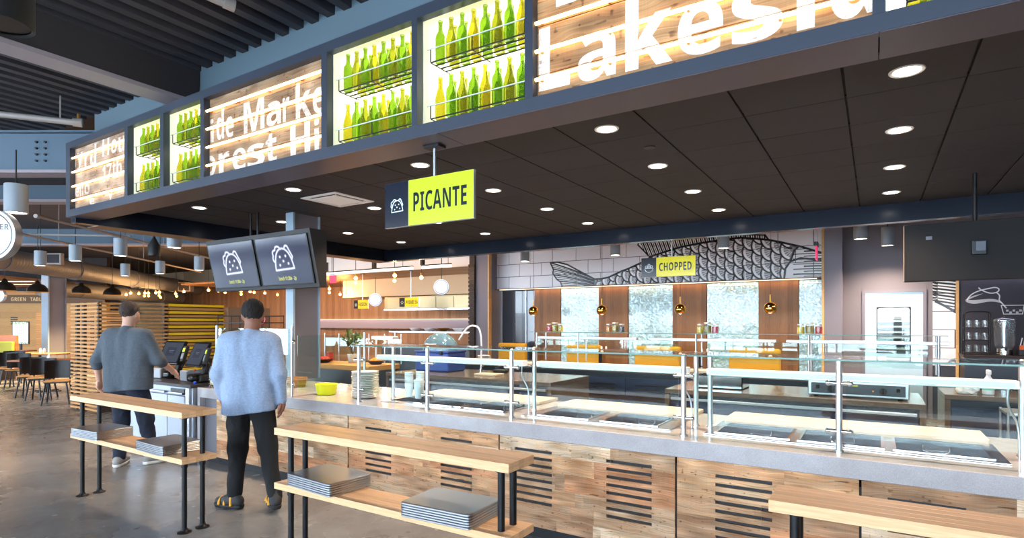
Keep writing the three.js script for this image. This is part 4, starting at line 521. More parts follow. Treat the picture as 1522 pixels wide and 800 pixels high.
// ================================================================ REGISTER
{ const g = thing('undercounter_fridge', 'steel undercounter fridge with dark top behind the man in dark grey shirt', 'fridge', [-7.43, 0, -3.63]);
  mesh('body', rbx(-.75, .74, .1, .86, -.02, -.72, .006), M.steelDoor, g); mesh('top', rbx(-.77, .75, .86, .9, .01, -.75, .005), std('#3a3638', .35, .3), g); mesh('plinth', bx(-.74, .73, 0, .1, -.06, -.7), M.black, g);
  for (const [a, b] of [[-.74, -.26], [-.25, .23], [.24, .62]]) { const d = mesh('door', rbx(a, b, .12, .76, -.02, .012, .006), M.steelDoor, g); mesh('door_handle', rbx(a + .04, b - .04, .775, .8, -.01, .022, .006), M.alu, d); } mesh('control_strip', rbx(.3, .6, .775, .84, -.02, .004, .003), M.blackGloss, g); mesh('side_rail', rbx(.64, .72, .1, .86, -.02, .012, .004), M.steel, g); }
function pos(x, z, ry, label) {
  const g = thing('payment_terminal', label, 'register', [x, .901, z], ry);
  const tex = canvasTex(256, 192, (c, w, h) => { c.fillStyle = '#565b6b'; c.fillRect(0, 0, w, h); c.fillStyle = '#474c5d'; c.fillRect(60, 46, 130, 84); c.fillStyle = '#8b90a2'; c.fillRect(92, 78, 70, 6); c.fillRect(100, 92, 54, 5); });
  mesh('base', rbox(.26, .1, .22, .03, 3), M.black, g, [.04, .05, -.05]); mesh('receipt_printer', rbox(.2, .13, .2, .015, 2), std('#9aa0aa', .4), g, [-.2, .065, .0]); mesh('neck', rbox(.08, .24, .07, .02, 2), M.black, g, [.05, .18, -.07], [-.3, 0, 0]);
  const s = mesh('monitor', rbox(.42, .32, .035, .012, 2), M.blackGloss, g, [0, .33, .0], [-.42, 0, -.0]); mesh('display', new THREE.PlaneGeometry(.37, .27), std('#05060a', .2, 0, { emissive: '#ffffff', emissiveMap: tex, emissiveIntensity: .55 }), s, [0, 0, .0185]);
  const k = mesh('card_reader', rbox(.085, .2, .045, .012, 2), M.black, g, [.28, .32, .02], [-.3, -.2, 0]); mesh('reader_display', box(.06, .05, .004), std('#b8d83a', .4, 0, { emissive: '#c8e83a', emissiveIntensity: .4 }), k, [0, .05, .0235]); mesh('keypad', box(.06, .07, .004), std('#7f8894', .5), k, [0, -.03, .0235]); mesh('reader_arm', rod(V(.1, .14, -.06), V(.28, .24, 0), .012), M.black, g);
  mesh('button', cyl(.014, .012, 12).rotateX(1.2), std('#d42434', .4), g, [.02, .14, .05]); mesh('stand_foot', rbox(.14, .1, .12, .04, 3), M.blackGloss, g, [.1, .06, .1]);
}
pos(-6.98, -3.88, -.12, 'black touchscreen register with card reader by the counter end'); pos(-7.72, -3.95, .1, 'black touchscreen register in front of the man in dark grey shirt');
{ const g = thing('cookie_jar', 'clear jar of golden wrapped sweets beside the register', 'jar', [-6.60, CT + .001, -3.86]); mesh('glass_body', lathe([[0, 0], [.05, 0], [.065, .02], [.065, .11], [.045, .13]], 18), M.jar, g); for (let i = 0; i < 14; i++) { const s = mesh('sweet', new THREE.OctahedronGeometry(.02, 1), std(i % 3 ? '#c99a2e' : '#e8dcc0', .4), g, [Math.cos(i * 2.4) * .032, .025 + (i / 14) * .075, Math.sin(i * 2.4) * .032]); } }
{ const g = thing('door_stop', 'tiny blue cap beside the register', 'cap', [-6.735, .901, -3.70]); mesh('cap', lathe([[0, 0], [.018, 0], [.02, .02], [.014, .032], [0, .034]], 14), std('#2446c8', .4), g); }
{ const g = thing('cup_rack', 'black wire rack of clear cups behind the registers', 'rack', [-7.95, .0, -5.2]); mesh('cabinet', bx(-.7, .7, 0, .95, -.3, .3), M.cabinet, g); for (const y of [1.1, 1.36, 1.62]) mesh('shelf', rbox(1.1, .014, .36, .003), M.blackMetal, g, [0, y, 0]); for (const x of [-.55, -.2, .2, .55]) for (const z of [-.18, .18]) mesh('wire', cyl(.007, .78, 6), M.blackMetal, g, [x, 1.34, z]); mesh('top_rail', join(rod(V(-.55, 1.72, .18), V(.55, 1.72, .18), .008), rod(V(-.55, 1.72, -.18), V(.55, 1.72, -.18), .008)), M.blackMetal, g);
  const cg = lathe([[0, 0], [.03, 0], [.04, .12]], 12); for (const [y, n] of [[1.108, 'lower'], [1.368, 'upper']]) for (let i = 0; i < 9; i++) { const m = mesh('clear_cup', cg, M.jar, scene, [-8.4 + i * .112, y, -5.08]); tag(m, `clear plastic cup on the ${n} shelf of the black wire rack`, 'cup', `clear cups on the ${n} rack shelf`); } }
// ================================================================ SLATTED BOOTH SCREENS
{ const g = thing('slat_screen', 'light wood horizontal slat screen with yellow section behind the man in dark grey shirt', 'slat screen', [-11.7, 0, -4.72]); const n = 28, p = .071;
  const yel = std('#f2c414', .55);
  for (let i = 0; i < n; i++) { const y = .05 + i * p;
    mesh('slat', uvm(rbox(1.1 + (i % 2 ? 0 : .03), .036, .05, .003), .9, i * .37, i * .21), M.slatwood, g, [-.55, y, 0]);
    if (y > .5) { mesh('slat', uvm(rbox(.05, .036, 1.16, .003), .9, i * .29, i * .13), M.slatwood, g, [0, y, -.6]); mesh(i % 2 ? 'yellow_slat' : 'slat', rbox(.05, .05, 1.12, .003), i % 2 ? yel : M.slatwood, g, [-.01, y, -1.76]); } }
  for (const [x, z] of [[-1.0, -.05], [-.72, -.05], [-.12, -.05], [-.06, -1.15], [-.06, -2.3]]) mesh('upright', box(.08, 2.0, .05), M.black, g, [x, 1.0, z]); mesh('lower_panel', bx(-.08, -.03, 0, .55, -.05, -2.35), M.darkwood, g); mesh('yellow_backing', bx(-.09, -.07, .5, 2.0, -1.2, -2.33), std('#5a3c22', .8), g); }
{ const g = thing('menu_stand', 'brown panel stand with round red emblem beyond the slat screen', 'stand', [-11.6, 0, -7.55]); mesh('panel', rbox(.1, 1.95, 1.0, .01), std('#8a6a50', .7), g, [0, .975, 0]); mesh('emblem', cyl(.15, .012, 28).rotateZ(Math.PI / 2), M.red, g, [.056, 1.7, -.25]); mesh('emblem_ring', new THREE.TorusGeometry(.105, .01, 6, 28).rotateY(Math.PI / 2), M.white, g, [.063, 1.7, -.25]); }
{ const g = thing('slat_post', 'narrow black post crossed by short wood slats beyond the red emblem', 'slat post', [-11.5, 0, -8.6]); mesh('post', box(.1, 2.0, .12), M.black, g, [0, 1.0, 0]); for (let i = 0; i < 13; i++) mesh('slat', rbox(.06, .035, .5, .003), M.slatwood, g, [.06, .95 + i * .08, -.05]); }

// ================================================================ DINING WING, turned by YAW
const W3 = (r, y, d) => { const [x, z] = wing(r, d); return [x, y, z]; };
const wrod = (a, b, rad, n = 10) => rod(V(...W3(...a)), V(...W3(...b)), rad, n);
{ const p = W3(-7.0, 0, 7.85), g = structure('roof_girder', 'blue grey steel roof girder with bolt rows at the end of the fascia', p, YAW); mesh('web', bx(-6, 2.0, 3.73, 4.2, -.02, .02), M.girder, g); mesh('lower_flange', bx(-6, 2.0, 3.64, 3.68, -.14, .14), M.flange, g); mesh('web_foot', bx(-6, 2.0, 3.68, 3.73, -.02, .02), M.girder, g); mesh('upper_flange', bx(-6, 2.0, 4.2, 4.224, -.1, .1), M.girder, g); for (const x of [.52, .64]) for (let i = 0; i < 4; i++) mesh('bolt', cyl(.016, .03, 6).rotateX(Math.PI / 2), M.beam, g, [x, 3.83 + i * .085, .03]); }
{ const g = structure('roof_girder', 'second roof girder with pale flange farther into the dining wing', W3(-9, 0, 11.6), YAW); mesh('web', bx(-9, 3.4, 4.09, 4.4, -.02, .02), M.girder, g); mesh('lower_flange', bx(-9, 3.4, 4.04, 4.09, -.15, .15), M.flange, g); }
{ const g = structure('roof_girder', 'third roof girder deep in the dining wing', W3(-10, 0, 17), YAW); mesh('web', bx(-12, 4.0, 3.95, 4.4, -.02, .02), M.girder, g); mesh('lower_flange', bx(-12, 4.0, 3.9, 3.95, -.15, .15), M.flange, g); }
{ const g = thing('sprinkler_pipe', 'thin grey sprinkler pipe running under the roof girders beside the fascia end', 'pipe'); mesh('run', wrod([-7.93, 3.4, 9.6], [-8.35, 3.4, 16], .025), M.pipe, g); mesh('end_cap', wrod([-7.93, 3.4, 9.55], [-7.935, 3.4, 9.63], .035), M.pipe, g); mesh('hanger', join(wrod([-8.0, 3.4, 10.6], [-8.0, 4.05, 10.6], .008), wrod([-8.2, 3.4, 13.5], [-8.2, 4.4, 13.5], .008)), M.pipe, g); }
{ const g = thing('sprinkler_pipe', 'longer grey sprinkler pipe above the round ducts', 'pipe'); mesh('run', wrod([-9.8, 3.4, 11.4], [-10.85, 3.4, 20], .025), M.pipe, g); mesh('cross_run', wrod([-10.4, 3.42, 11.6], [-7.9, 3.42, 11.9], .02), M.pipe, g); mesh('hanger', join(wrod([-9.95, 3.4, 12.6], [-9.95, 4.4, 12.6], .008), wrod([-10.4, 3.4, 16.2], [-10.4, 4.4, 16.2], .008)), M.pipe, g); }
{ const g = thing('sprinkler_pipe', 'grey sprinkler pipe with brass head under the folded roof deck', 'pipe'); mesh('run', wrod([-6.4, 3.97, 6.2], [-5.02, 3.93, 6.62], .035, 12), M.pipe, g); mesh('coupling', wrod([-5.05, 3.93, 6.6], [-4.97, 3.93, 6.64], .05, 12), M.pipe, g); mesh('head', wrod([-5.0, 3.96, 6.62], [-5.0, 4.03, 6.62], .018), M.brass, g); mesh('hanger', wrod([-5.17, 3.95, 6.57], [-5.17, 4.22, 6.57], .008), M.pipe, g); }
{ const g = thing('sprinkler_pipe', 'short grey pipe end under the roof deck above the ide Marke sign', 'pipe'); mesh('run', wrod([-2.75, 4.16, 4.0], [-2.2, 4.09, 4.44], .035, 12), M.pipe, g); mesh('end_cap', wrod([-2.22, 4.092, 4.42], [-2.16, 4.085, 4.47], .045, 12), M.pipe, g); }
function duct(label, a, b, rad, rings) { const g = thing('air_duct', label, 'duct'); const geo = wrod(a, b, rad, 28); const uv = geo.attributes.uv; for (let k = 0; k < uv.count; k++) { const v = uv.getY(k), u = uv.getX(k); uv.setXY(k, v * 30 + u * .25, u); } mesh('barrel', geo, M.duct, g); for (const t of rings) { const q = a.map((v, i) => v + (b[i] - v) * t), q2 = a.map((v, i) => v + (b[i] - v) * (t + .012)); mesh('joint_band', wrod(q, q2, rad + .025, 28), M.duct, g); } return g; }
const d1 = duct('large round spiral air duct in the dining wing', [-13.2, 3.3, 13.8], [-15.55, 3.3, 28.4], .29, [.08, .3, .55, .8]);
{ const p = W3(-12.1, 3.3, 15.1), v = mesh('side_grille', rbox(.55, .3, .12, .01), M.pipe, d1, p, [0, YAW, 0]); mesh('grille_mesh', box(.46, .22, .02), M.beam, v, [0, 0, .06]); const q = W3(-14.55, 3.22, 25.6), v2 = mesh('side_grille', rbox(.55, .42, .3, .01), M.pipe, d1, q, [0, YAW, 0]); mesh('grille_mesh', box(.45, .33, .02), M.beam, v2, [0, 0, .15]); }
duct('second round duct lower in the dining wing', [-16.0, 2.8, 19.5], [-16.0, 2.8, 27.6], .27, [.2, .5, .8]);
// cylinder and dome lamps of the dining wing
for (const [u, d] of [[24, 6.7], [112, 11.9], [179, 11.0], [259, 9.8], [238, 15], [296, 14], [60, 12.9], [186, 15.7]]) { const [x, , z] = W3((u - 761) / 853 * d, 0, d); cylinderLamp(x, 2.9, z, u === 24 ? 'big grey cylinder lamp beside the round lit sign' : 'grey cylinder lamp hanging under the dining wing roof', u === 24 ? undefined : 'cylinder lamps of the dining wing', .33, .112, u === 24 ? 3.64 : ROOF); }
{ let proto; for (const [u, d] of [[7, 15.6], [56, 16.4], [121, 17.2], [167, 18.2]]) { const [x, , z] = W3((u - 761) / 853 * d, 0, d); if (!proto) { proto = thing('dome_lamp', 'black dome pendant lamp over the dining tables', 'lamp', [x, 2.5, z], 0, 'black dome pendants'); mesh('shade', lathe([[.25, 0], [.255, 0], [.235, .1], [.17, .19], [.07, .24], [.05, .3], [.02, .33]], 28), M.dome, proto); mesh('rim', new THREE.TorusGeometry(.25, .008, 6, 28).rotateX(Math.PI / 2), M.brass, proto); mesh('lens', cyl(.2, .008, 24), M.lampSoft, proto, [0, .04, 0]); mesh('cord', cyl(.008, 1.6, 6), M.black, proto, [0, 1.12, 0]); } else copy(proto, [x, 2.5, z]); spot([x, 2.53, z], [x, 0, z], '#ffd6a0', 110, 1.1, .7, 4); } }
{ const g = thing('bell_lamp', 'black bell-shaped pendant behind the fascia end', 'lamp', W3(-6.86, 2.9, 11)); mesh('shade', lathe([[.1, 0], [.105, .02], [.105, .2], [.02, .36], [.012, .42]], 20), M.black, g); mesh('cord', cyl(.006, 1.12, 6), M.black, g, [0, .96, 0]); }
{ const g = thing('drum_lamp', 'large black drum lamp under the roof deck', 'lamp', W3(-2.86, 3.28, 3.2)); mesh('drum', lathe([[.14, .01], [.15, 0], [.158, .006], [.158, .5], [.15, .51], [0, .51]], 32), M.black, g); mesh('louvre', cyl(.14, .01, 24), M.blackGloss, g, [0, .02, 0]); mesh('stem', cyl(.015, .42, 8), M.black, g, [0, .72, 0]); }
// round lit signs
function roundSign(label, p, rad, words, ry, top) { const g = thing('round_sign', label, 'sign', p, ry); const t = canvasTex(512, 512, (c, w) => { c.fillStyle = '#eef3fb'; c.fillRect(0, 0, w, w); c.strokeStyle = '#1e2430'; c.lineWidth = 12; c.beginPath(); c.arc(256, 256, 226, 0, 7); c.stroke(); c.fillStyle = '#1e2430'; for (const [s, x, y, z] of words) { c.font = `bold ${z}px sans-serif`; c.fillText(s, x, y); } }); mesh('drum', cyl(rad, .1, 48).rotateX(Math.PI / 2), M.alu, g); mesh('lit_face', new THREE.CircleGeometry(rad - .004, 48), std('#888888', .3, 0, { emissive: '#eaf2ff', emissiveMap: t, emissiveIntensity: 1.0, map: t }), g, [0, 0, .052]); mesh('rod', cyl(.01, top - p[1] - rad, 8), M.black, g, [0, rad + (top - p[1] - rad) / 2, 0]); return g; }
roundSign('large round white lit sign with letters ER beside the cylinder lamp', W3(-5.87, 2.61, 6.5), .288, [['ER', 352, 205, 84]], YAW, 4.2);
roundSign('small round white lit sign far in the dining wing', W3(-15.2, 2.43, 17), .2, [], YAW, 3.9);
roundSign('round white lit sign hanging right of the PRIME 56 sign', [-9.0, 2.5, -11], .19, [], YAW, ROOF);
roundSign('round white lit sign far behind near the FUSION sign', [-14.33, 2.4, -14], .22, [], YAW, 3.16);
// timber servery wall at the end of the wing
{ const g = structure('wall_servery', 'pale timber servery wall with raised letters at the end of the dining wing', W3(-19.5, 0, 24.5), YAW); mesh('panel', uvm(bx(-5, 2.2, 0, 2.45, -.2, 0), 1.2), std('#c9b48a', .6, 0, { map: oakTex }), g); mesh('fascia', bx(-5, 2.2, 2.45, 2.8, -.2, .1), std('#6b5138', .7), g); mesh('beam', bx(-5, 2.2, 2.8, 2.95, -.2, .25), M.slatwood, g); mesh('upper_wall', bx(-5, 2.2, 2.95, 4.4, -.2, 0), M.beam, g);
  const t = canvasTex(512, 64, (c, w, h) => { c.fillStyle = '#6b5138'; c.fillRect(0, 0, w, h); c.fillStyle = '#d8b98a'; c.font = 'bold 46px sans-serif'; c.save(); c.scale(.95, 1); c.fillText('GREEN   TABLE', 30, 48); c.restore(); }); mesh('lettering', new THREE.PlaneGeometry(2.4, .3), print(t, .7), g, [-.75, 2.62, .102]); for (const x of [-1.9, 1.2]) mesh('vent', join(...[0, 1, 2, 3].map(i => bx(x, x + .3, 1.55 + i * .09, 1.6 + i * .09, 0, .01))), M.black, g); }
{ const g = thing('slat_screen', 'long low pale slat screen in front of the servery wall', 'slat screen', W3(-15.6, 0, 21), YAW); for (let i = 0; i < 20; i++) mesh('slat', uvm(rbox(3.6, .045, .05, .004), .9, i * .3, i * .17), M.slatwood, g, [0, .35 + i * .085, 0]); for (const x of [-1.2, .2, 1.5]) mesh('upright', box(.12, 2.05, .05), M.black, g, [x, 1.02, -.05]); }
{ const g = thing('wood_canopy', 'warm timber ceiling canopy over the servery', 'canopy', W3(-17, 3.12, 21), YAW); mesh('panel', uvm(bx(-7, 0, 0, .08, -3.2, 3.2), 1.5), M.veneer, g); for (const [z, x0, x1] of [[1.6, -6, -1.2], [.2, -4, -.3], [-1.4, -5, -.6]]) { const s = mesh('light_slot', bx(x0, x1, -.012, .0, z, z + .1), M.lampSoft, g); } const q = W3(-18.5, 3.08, 20); area(q, [q[0], 0, q[2]], 6, .12, '#ffc890', 70);  }
{ const g = thing('poster_stand', 'white poster with green leaves and green print on a black stand', 'poster', W3(-16.6, 0, 19.4), YAW); const t = canvasTex(256, 352, (c, w, h) => { c.fillStyle = '#f0f2f0'; c.fillRect(0, 0, w, h); c.fillStyle = '#3f9a48'; for (const [y, w0] of [[74, 84], [124, 98], [174, 80]]) for (let i = 0; i < w0; i += 17) c.fillRect(82 + i, y, 11, 24 - (i % 3) * 4); for (let i = 0; i < 60; i++) { c.fillStyle = i % 2 ? '#3d8a44' : '#7cb05a'; c.beginPath(); c.ellipse((i * 53) % w, i % 3 ? (i * 7) % 26 : h - (i * 5) % 22, 12, 6, i, 0, 7); c.fill(); } }); mesh('frame', rbox(.57, .78, .04, .006), M.black, g, [0, 1.28, 0]); mesh('poster', new THREE.PlaneGeometry(.52, .73), std('#ffffff', .4, 0, { map: t, emissive: '#ffffff', emissiveMap: t, emissiveIntensity: .35 }), g, [0, 1.28, .0215]); mesh('post', box(.06, .9, .04), M.black, g, [0, .45, 0]); mesh('foot', rbox(.4, .02, .3, .005), M.black, g, [0, .01, 0]); }
{ const g = thing('booth_bench', 'booth bench with orange wood back and olive cushion in the dining wing', 'booth', W3(-15.1, 0, 16.9), YAW); mesh('backrest', rbox(1.6, .62, .08, .01), M.table, g, [0, .95, .3]); mesh('cushion', rbox(1.5, .4, .12, .03, 2), M.green, g, [0, .88, .36]); mesh('seat', rbox(1.5, .14, .5, .03, 2), M.green, g, [0, .42, .55]); mesh('base', rbox(1.5, .34, .45, .01), M.darkwood, g, [0, .17, .52]); }
function diningTable(r, d, w, label) { const g = thing('dining_table', label, 'table', W3(r, 0, d), YAW); mesh('tabletop', uvm(rbox(w, .04, .75, .008), .8), M.table, g, [0, .735, 0]); mesh('pedestal', cyl(.035, .7, 12), M.blackMetal, g, [0, .37, 0]); mesh('foot', join(rbox(.6, .025, .06, .004).translate(0, .0125, 0), rbox(.06, .025, .6, .004).translate(0, .0125, 0)), M.blackMetal, g); }
diningTable(-16.05, 18.0, 1.7, 'wooden dining table beside the olive booth'); diningTable(-13.45, 16.35, 1.5, 'wooden dining table at the foot of the grey column'); diningTable(-11.0, 13.6, 1.3, 'wooden dining table partly behind the slat screen');
{ const shaker = lathe([[0, 0], [.03, 0], [.032, .07], [.022, .1], [.02, .14], [0, .145]], 14); for (const [r, d, l] of [[-13.2, 16.2, 'white bottle on the table at the foot of the grey column'], [-13.35, 16.25, 'second white bottle on the table at the foot of the grey column'], [-10.85, 13.45, 'white bottle on the table partly behind the slat screen'], [-15.5, 17.85, 'white bottle on the table beside the olive booth']]) { const m = mesh('table_bottle', shaker, M.white, scene, W3(r, .7555, d)); tag(m, l, 'bottle'); } }
{ let proto; const lab = 'black metal dining chair with pale wood seat in the dining wing';
  for (const [u, d, turn] of [[8, 14.6, .5], [27, 14.2, .5], [47, 12.6, .45], [62, 12.2, .45], [86, 11.5, .5], [20, 15.45, .5]]) {
    const p = W3((u - 761) / 853 * d, 0, d);
    if (!proto) { proto = thing('dining_chair', lab, 'chair', p, YAW + turn, 'dining chairs at the wing tables'); mesh('seat', uvm(rbox(.42, .025, .42, .01, 2), .9), M.slatwood, proto, [0, .46, 0]); const bs = new THREE.CylinderGeometry(.3, .3, .36, 14, 1, true, Math.PI * .72, Math.PI * .56); const bk = mesh('backrest', join(bs.clone(), new THREE.CylinderGeometry(.288, .288, .36, 14, 1, true, Math.PI * .72, Math.PI * .56)), M.chairMetal, proto, [0, .68, .1]); for (const sx of [-1, 1]) for (const sz of [-1, 1]) mesh('leg', rod(V(sx * .16, .45, sz * .16), V(sx * .22, 0, sz * .25), .016, 8), M.chairMetal, proto); for (const sx of [-1, 1]) mesh('back_post', rod(V(sx * .17, .45, -.16), V(sx * .17, .68, -.17), .013, 8), M.chairMetal, proto); mesh('seat_frame', rbox(.38, .03, .38, .008), M.chairMetal, proto, [0, .436, 0]); }
    else copy(proto, p, undefined, undefined, YAW + turn);
  } }
// ================================================================ PREP HALL BEYOND THE PIER
smesh('wall_wood', 'warm vertical wood panelling on the far wall', uvm(bx(-34, -8.6, 0, 3.6, ZB + .001, ZB + .06), 1.6, 0, 0, true), M.veneer);
smesh('wall_upper', 'white upper wall band above the prep hall', bx(-17, -8.57, 3.16, ROOF, -12.5, -12.62), M.white);
{ const g = structure('ceiling', 'timber soffit over the prep hall'); mesh('soffit_panel', uvm(bx(-24, -8.57, 3.16, 3.22, -12.62, -17), 1.4), M.veneer, g); }
{ const g = thing('soffit_box', 'cream box soffit above the steel kitchen hood', 'soffit', [-13.6, 2.56, -14.5]); mesh('front', bx(-2.9, 2.9, 0, .595, 0, -.1), M.cream, g); mesh('side', bx(-2.9, -2.8, 0, .595, -.1, -1.5), M.cream, g); mesh('underside', bx(-2.9, 2.9, -.02, 0, 0, -1.5), M.cream, g); }
{ const g = thing('kitchen_hood', 'wide stainless steel kitchen hood', 'hood', [-12.65, 2.08, -14.7]); mesh('canopy', bx(-1.95, 1.95, .0, .44, 0, -1.2), std('#7d745e', .3, 1), g); mesh('lip', bx(-1.97, 1.97, -.03, .02, .02, -1.22), M.steel, g); for (let i = 0; i < 5; i++) mesh('filter', bx(-1.8 + i * .74, -1.1 + i * .74, .05, .4, .004, .012), std('#8a8268', .3, 1), g); }
{ const g = thing('wall_light_shelf', 'long ledge with pinkish light strip on the wood wall', 'light shelf', [-17.2, 1.3, -16.85]); mesh('back_plate', bx(-5.4, 5.4, .1, .46, -.08, -.06), std('#a298a2', .5), g); mesh('strip', bx(-5.4, 5.4, .46, .47, -.06, -.02), M.lampSoft, g); mesh('ledge', bx(-5.4, 5.4, .04, .08, -.08, .1), M.darkwood, g); area([-17.2, 1.75, -16.84], [-17.2, 0, -16.87], 10.6, .05, '#ffe2ee', 3); }
for (const [x0, x1] of [[-13.2, -9.85], [-9.55, -8.62]]) { const g = thing('linear_lamp', x0 < -10 ? 'long white linear lamp above the prep hall' : 'short white linear lamp next to the dark wood pier', 'lamp', [(x0 + x1) / 2, 3.0, -10.9]); const w = x1 - x0; mesh('tube', box(w, .06, .05), M.strip, g); mesh('rail', box(w, .03, .06), M.blackMetal, g, [0, .045, 0]); for (const s of [-.4, .4]) mesh('cable', cyl(.006, 1.36, 6), M.black, g, [s * w, .74, 0]); area([(x0 + x1) / 2, 2.965, -10.9], [(x0 + x1) / 2, 0, -10.9], w, .05, '#fff4ea', 4); }
for (const x of [-12.85, -11.0, -9.35]) { const g = thing('track_spot', 'black cylinder track spot above the linear lamps', 'lamp', [x, 2.96, -10.7], 0, 'black track spots'); mesh('can', cyl(.06, .26, 16), M.black, g, [0, .2, 0]); mesh('stem', cyl(.01, 1.14, 8), M.black, g, [0, .89, 0]); }
{ const g = thing('exit_sign', 'small red lit exit sign over the prep hall', 'exit sign', [-11.75, 2.64, -10.0]); mesh('panel', rbox(.24, .2, .02, .003), std('#d42a50', .4, 0, { emissive: '#ff3a60', emissiveIntensity: .5 }), g, [0, .1, 0]); mesh('housing', rbox(.25, .05, .05, .004), M.white, g, [0, .22, 0]); mesh('rod', cyl(.009, 1.53, 8), M.black, g, [0, 1.01, 0]); }
{ const g = thing('back_shelf', 'steel shelf with bowls and dark appliances below the hood', 'shelf', [-11.6, 0, -14.2]); mesh('worktop', rbx(-2.4, 2.4, .88, .93, .3, -.5, .005), M.steel, g); mesh('cabinet', bx(-2.38, 2.38, .1, .88, .27, -.5), M.cabinet, g); mesh('plinth', bx(-2.3, 2.3, 0, .1, .2, -.45), M.black, g); mesh('pass_shelf', bx(-2.3, 2.3, 1.3, 1.34, .0, -.4), M.steel, g); for (const x of [-2.2, 0, 2.2]) mesh('support', box(.04, .4, .04), M.steel, g, [x, 1.12, -.2]); }
{ const g = structure('wall_splashback', 'pale splash wall with a dark wall phone under the hood', [-10.15, .0, -16.1]); mesh('panel', bx(-1.6, 1.6, .9, 2.1, -.05, 0), std('#b9c6c8', .35), g); mesh('frame_leg', bx(-1.6, 1.6, 0, .9, -.05, 0), M.steel, g); mesh('phone', rbox(.3, .5, .1, .02), M.black, g, [.2, 1.55, .05]); mesh('phone_small', rbox(.2, .3, .1, .02), M.black, g, [.75, 1.5, .05]); }
{ const gg = lathe([[0, 0], [.1, 0], [.2, .1], [.205, .11], [.19, .1], [.1, .012], [0, .01]], 20); [[-12.9, 'white'], [-12.3, 'white'], [-11.7, 'copper'], [-11.1, 'white']].forEach(([x, c], i) => { const m = mesh('serving_bowl', gg, c === 'white' ? M.whiteGloss : M.brass, scene, [x, 1.341, -14.4]); tag(m, c === 'white' ? 'white bowl on the pass shelf below the hood' : 'copper bowl on the pass shelf below the hood', 'bowl', c === 'white' ? 'white bowls on the pass shelf' : undefined); }); }
{ // festoon bulbs
  const B = [[-25.95, 2.72, -10.93], [-24.72, 2.72, -10.9], [-23.31, 2.72, -10.43], [-26.23, 2.7, -11.73], [-23.52, 2.72, -10.81], [-22.86, 2.72, -10.71], [-22.75, 2.72, -10.78], [-25.39, 2.72, -11.88], [-25.25, 2.72, -11.97], [-22.25, 2.72, -10.8], [-21.8, 2.72, -10.7], [-24.35, 2.72, -11.94], [-25.08, 2.67, -12.36], [-22.34, 2.72, -11.55], [-24.49, 2.72, -12.7], [-20.58, 2.72, -10.92], [-18.98, 2.72, -10.89], [-19.16, 2.72, -11.34], [-19.85, 2.72, -12.0], [-18.63, 2.72, -11.84], [-20.62, 2.72, -13.11], [-18.68, 2.72, -12.22], [-18.96, 2.72, -12.56], [-19.12, 2.72, -13.1], [-19.82, 2.72, -14.13], [-13.83, 2.72, -11.27], [-16.41, 2.72, -13.32], [-14.9, 2.72, -12.53], [-16.78, 2.72, -14.11], [-16.31, 2.72, -13.25], [-16.43, 2.65, -14.3], [-16.11, 2.61, -14.3], [-10.82, 2.72, -9.91], [-12.02, 2.72, -11.0], [-9.43, 2.72, -9.82], [-10.62, 2.72, -11.05], [-9.3, 2.72, -10.6]];
  let proto; for (const p of B) { if (!proto) { proto = thing('bulb_lamp', 'bare warm glowing bulb on a black cord over the prep hall', 'bulb', p, 0, 'bare hanging bulbs'); mesh('bulb', new THREE.SphereGeometry(.046, 14, 10), M.bulb, proto); mesh('socket', cyl(.022, .06, 10), M.brass, proto, [0, .075, 0]); mesh('cord', cyl(.005, .34, 5), M.black, proto, [0, .27, 0]); } const c = p === B[0] ? proto : copy(proto, p); if (p[2] > -12.62) { c.children[2].scale.y = (ROOF - p[1] - .1) / .34; c.children[2].position.y = .1 + (ROOF - p[1] - .1) / 2; } point(p, '#ffbe78', 2.4, 2.5); }
}
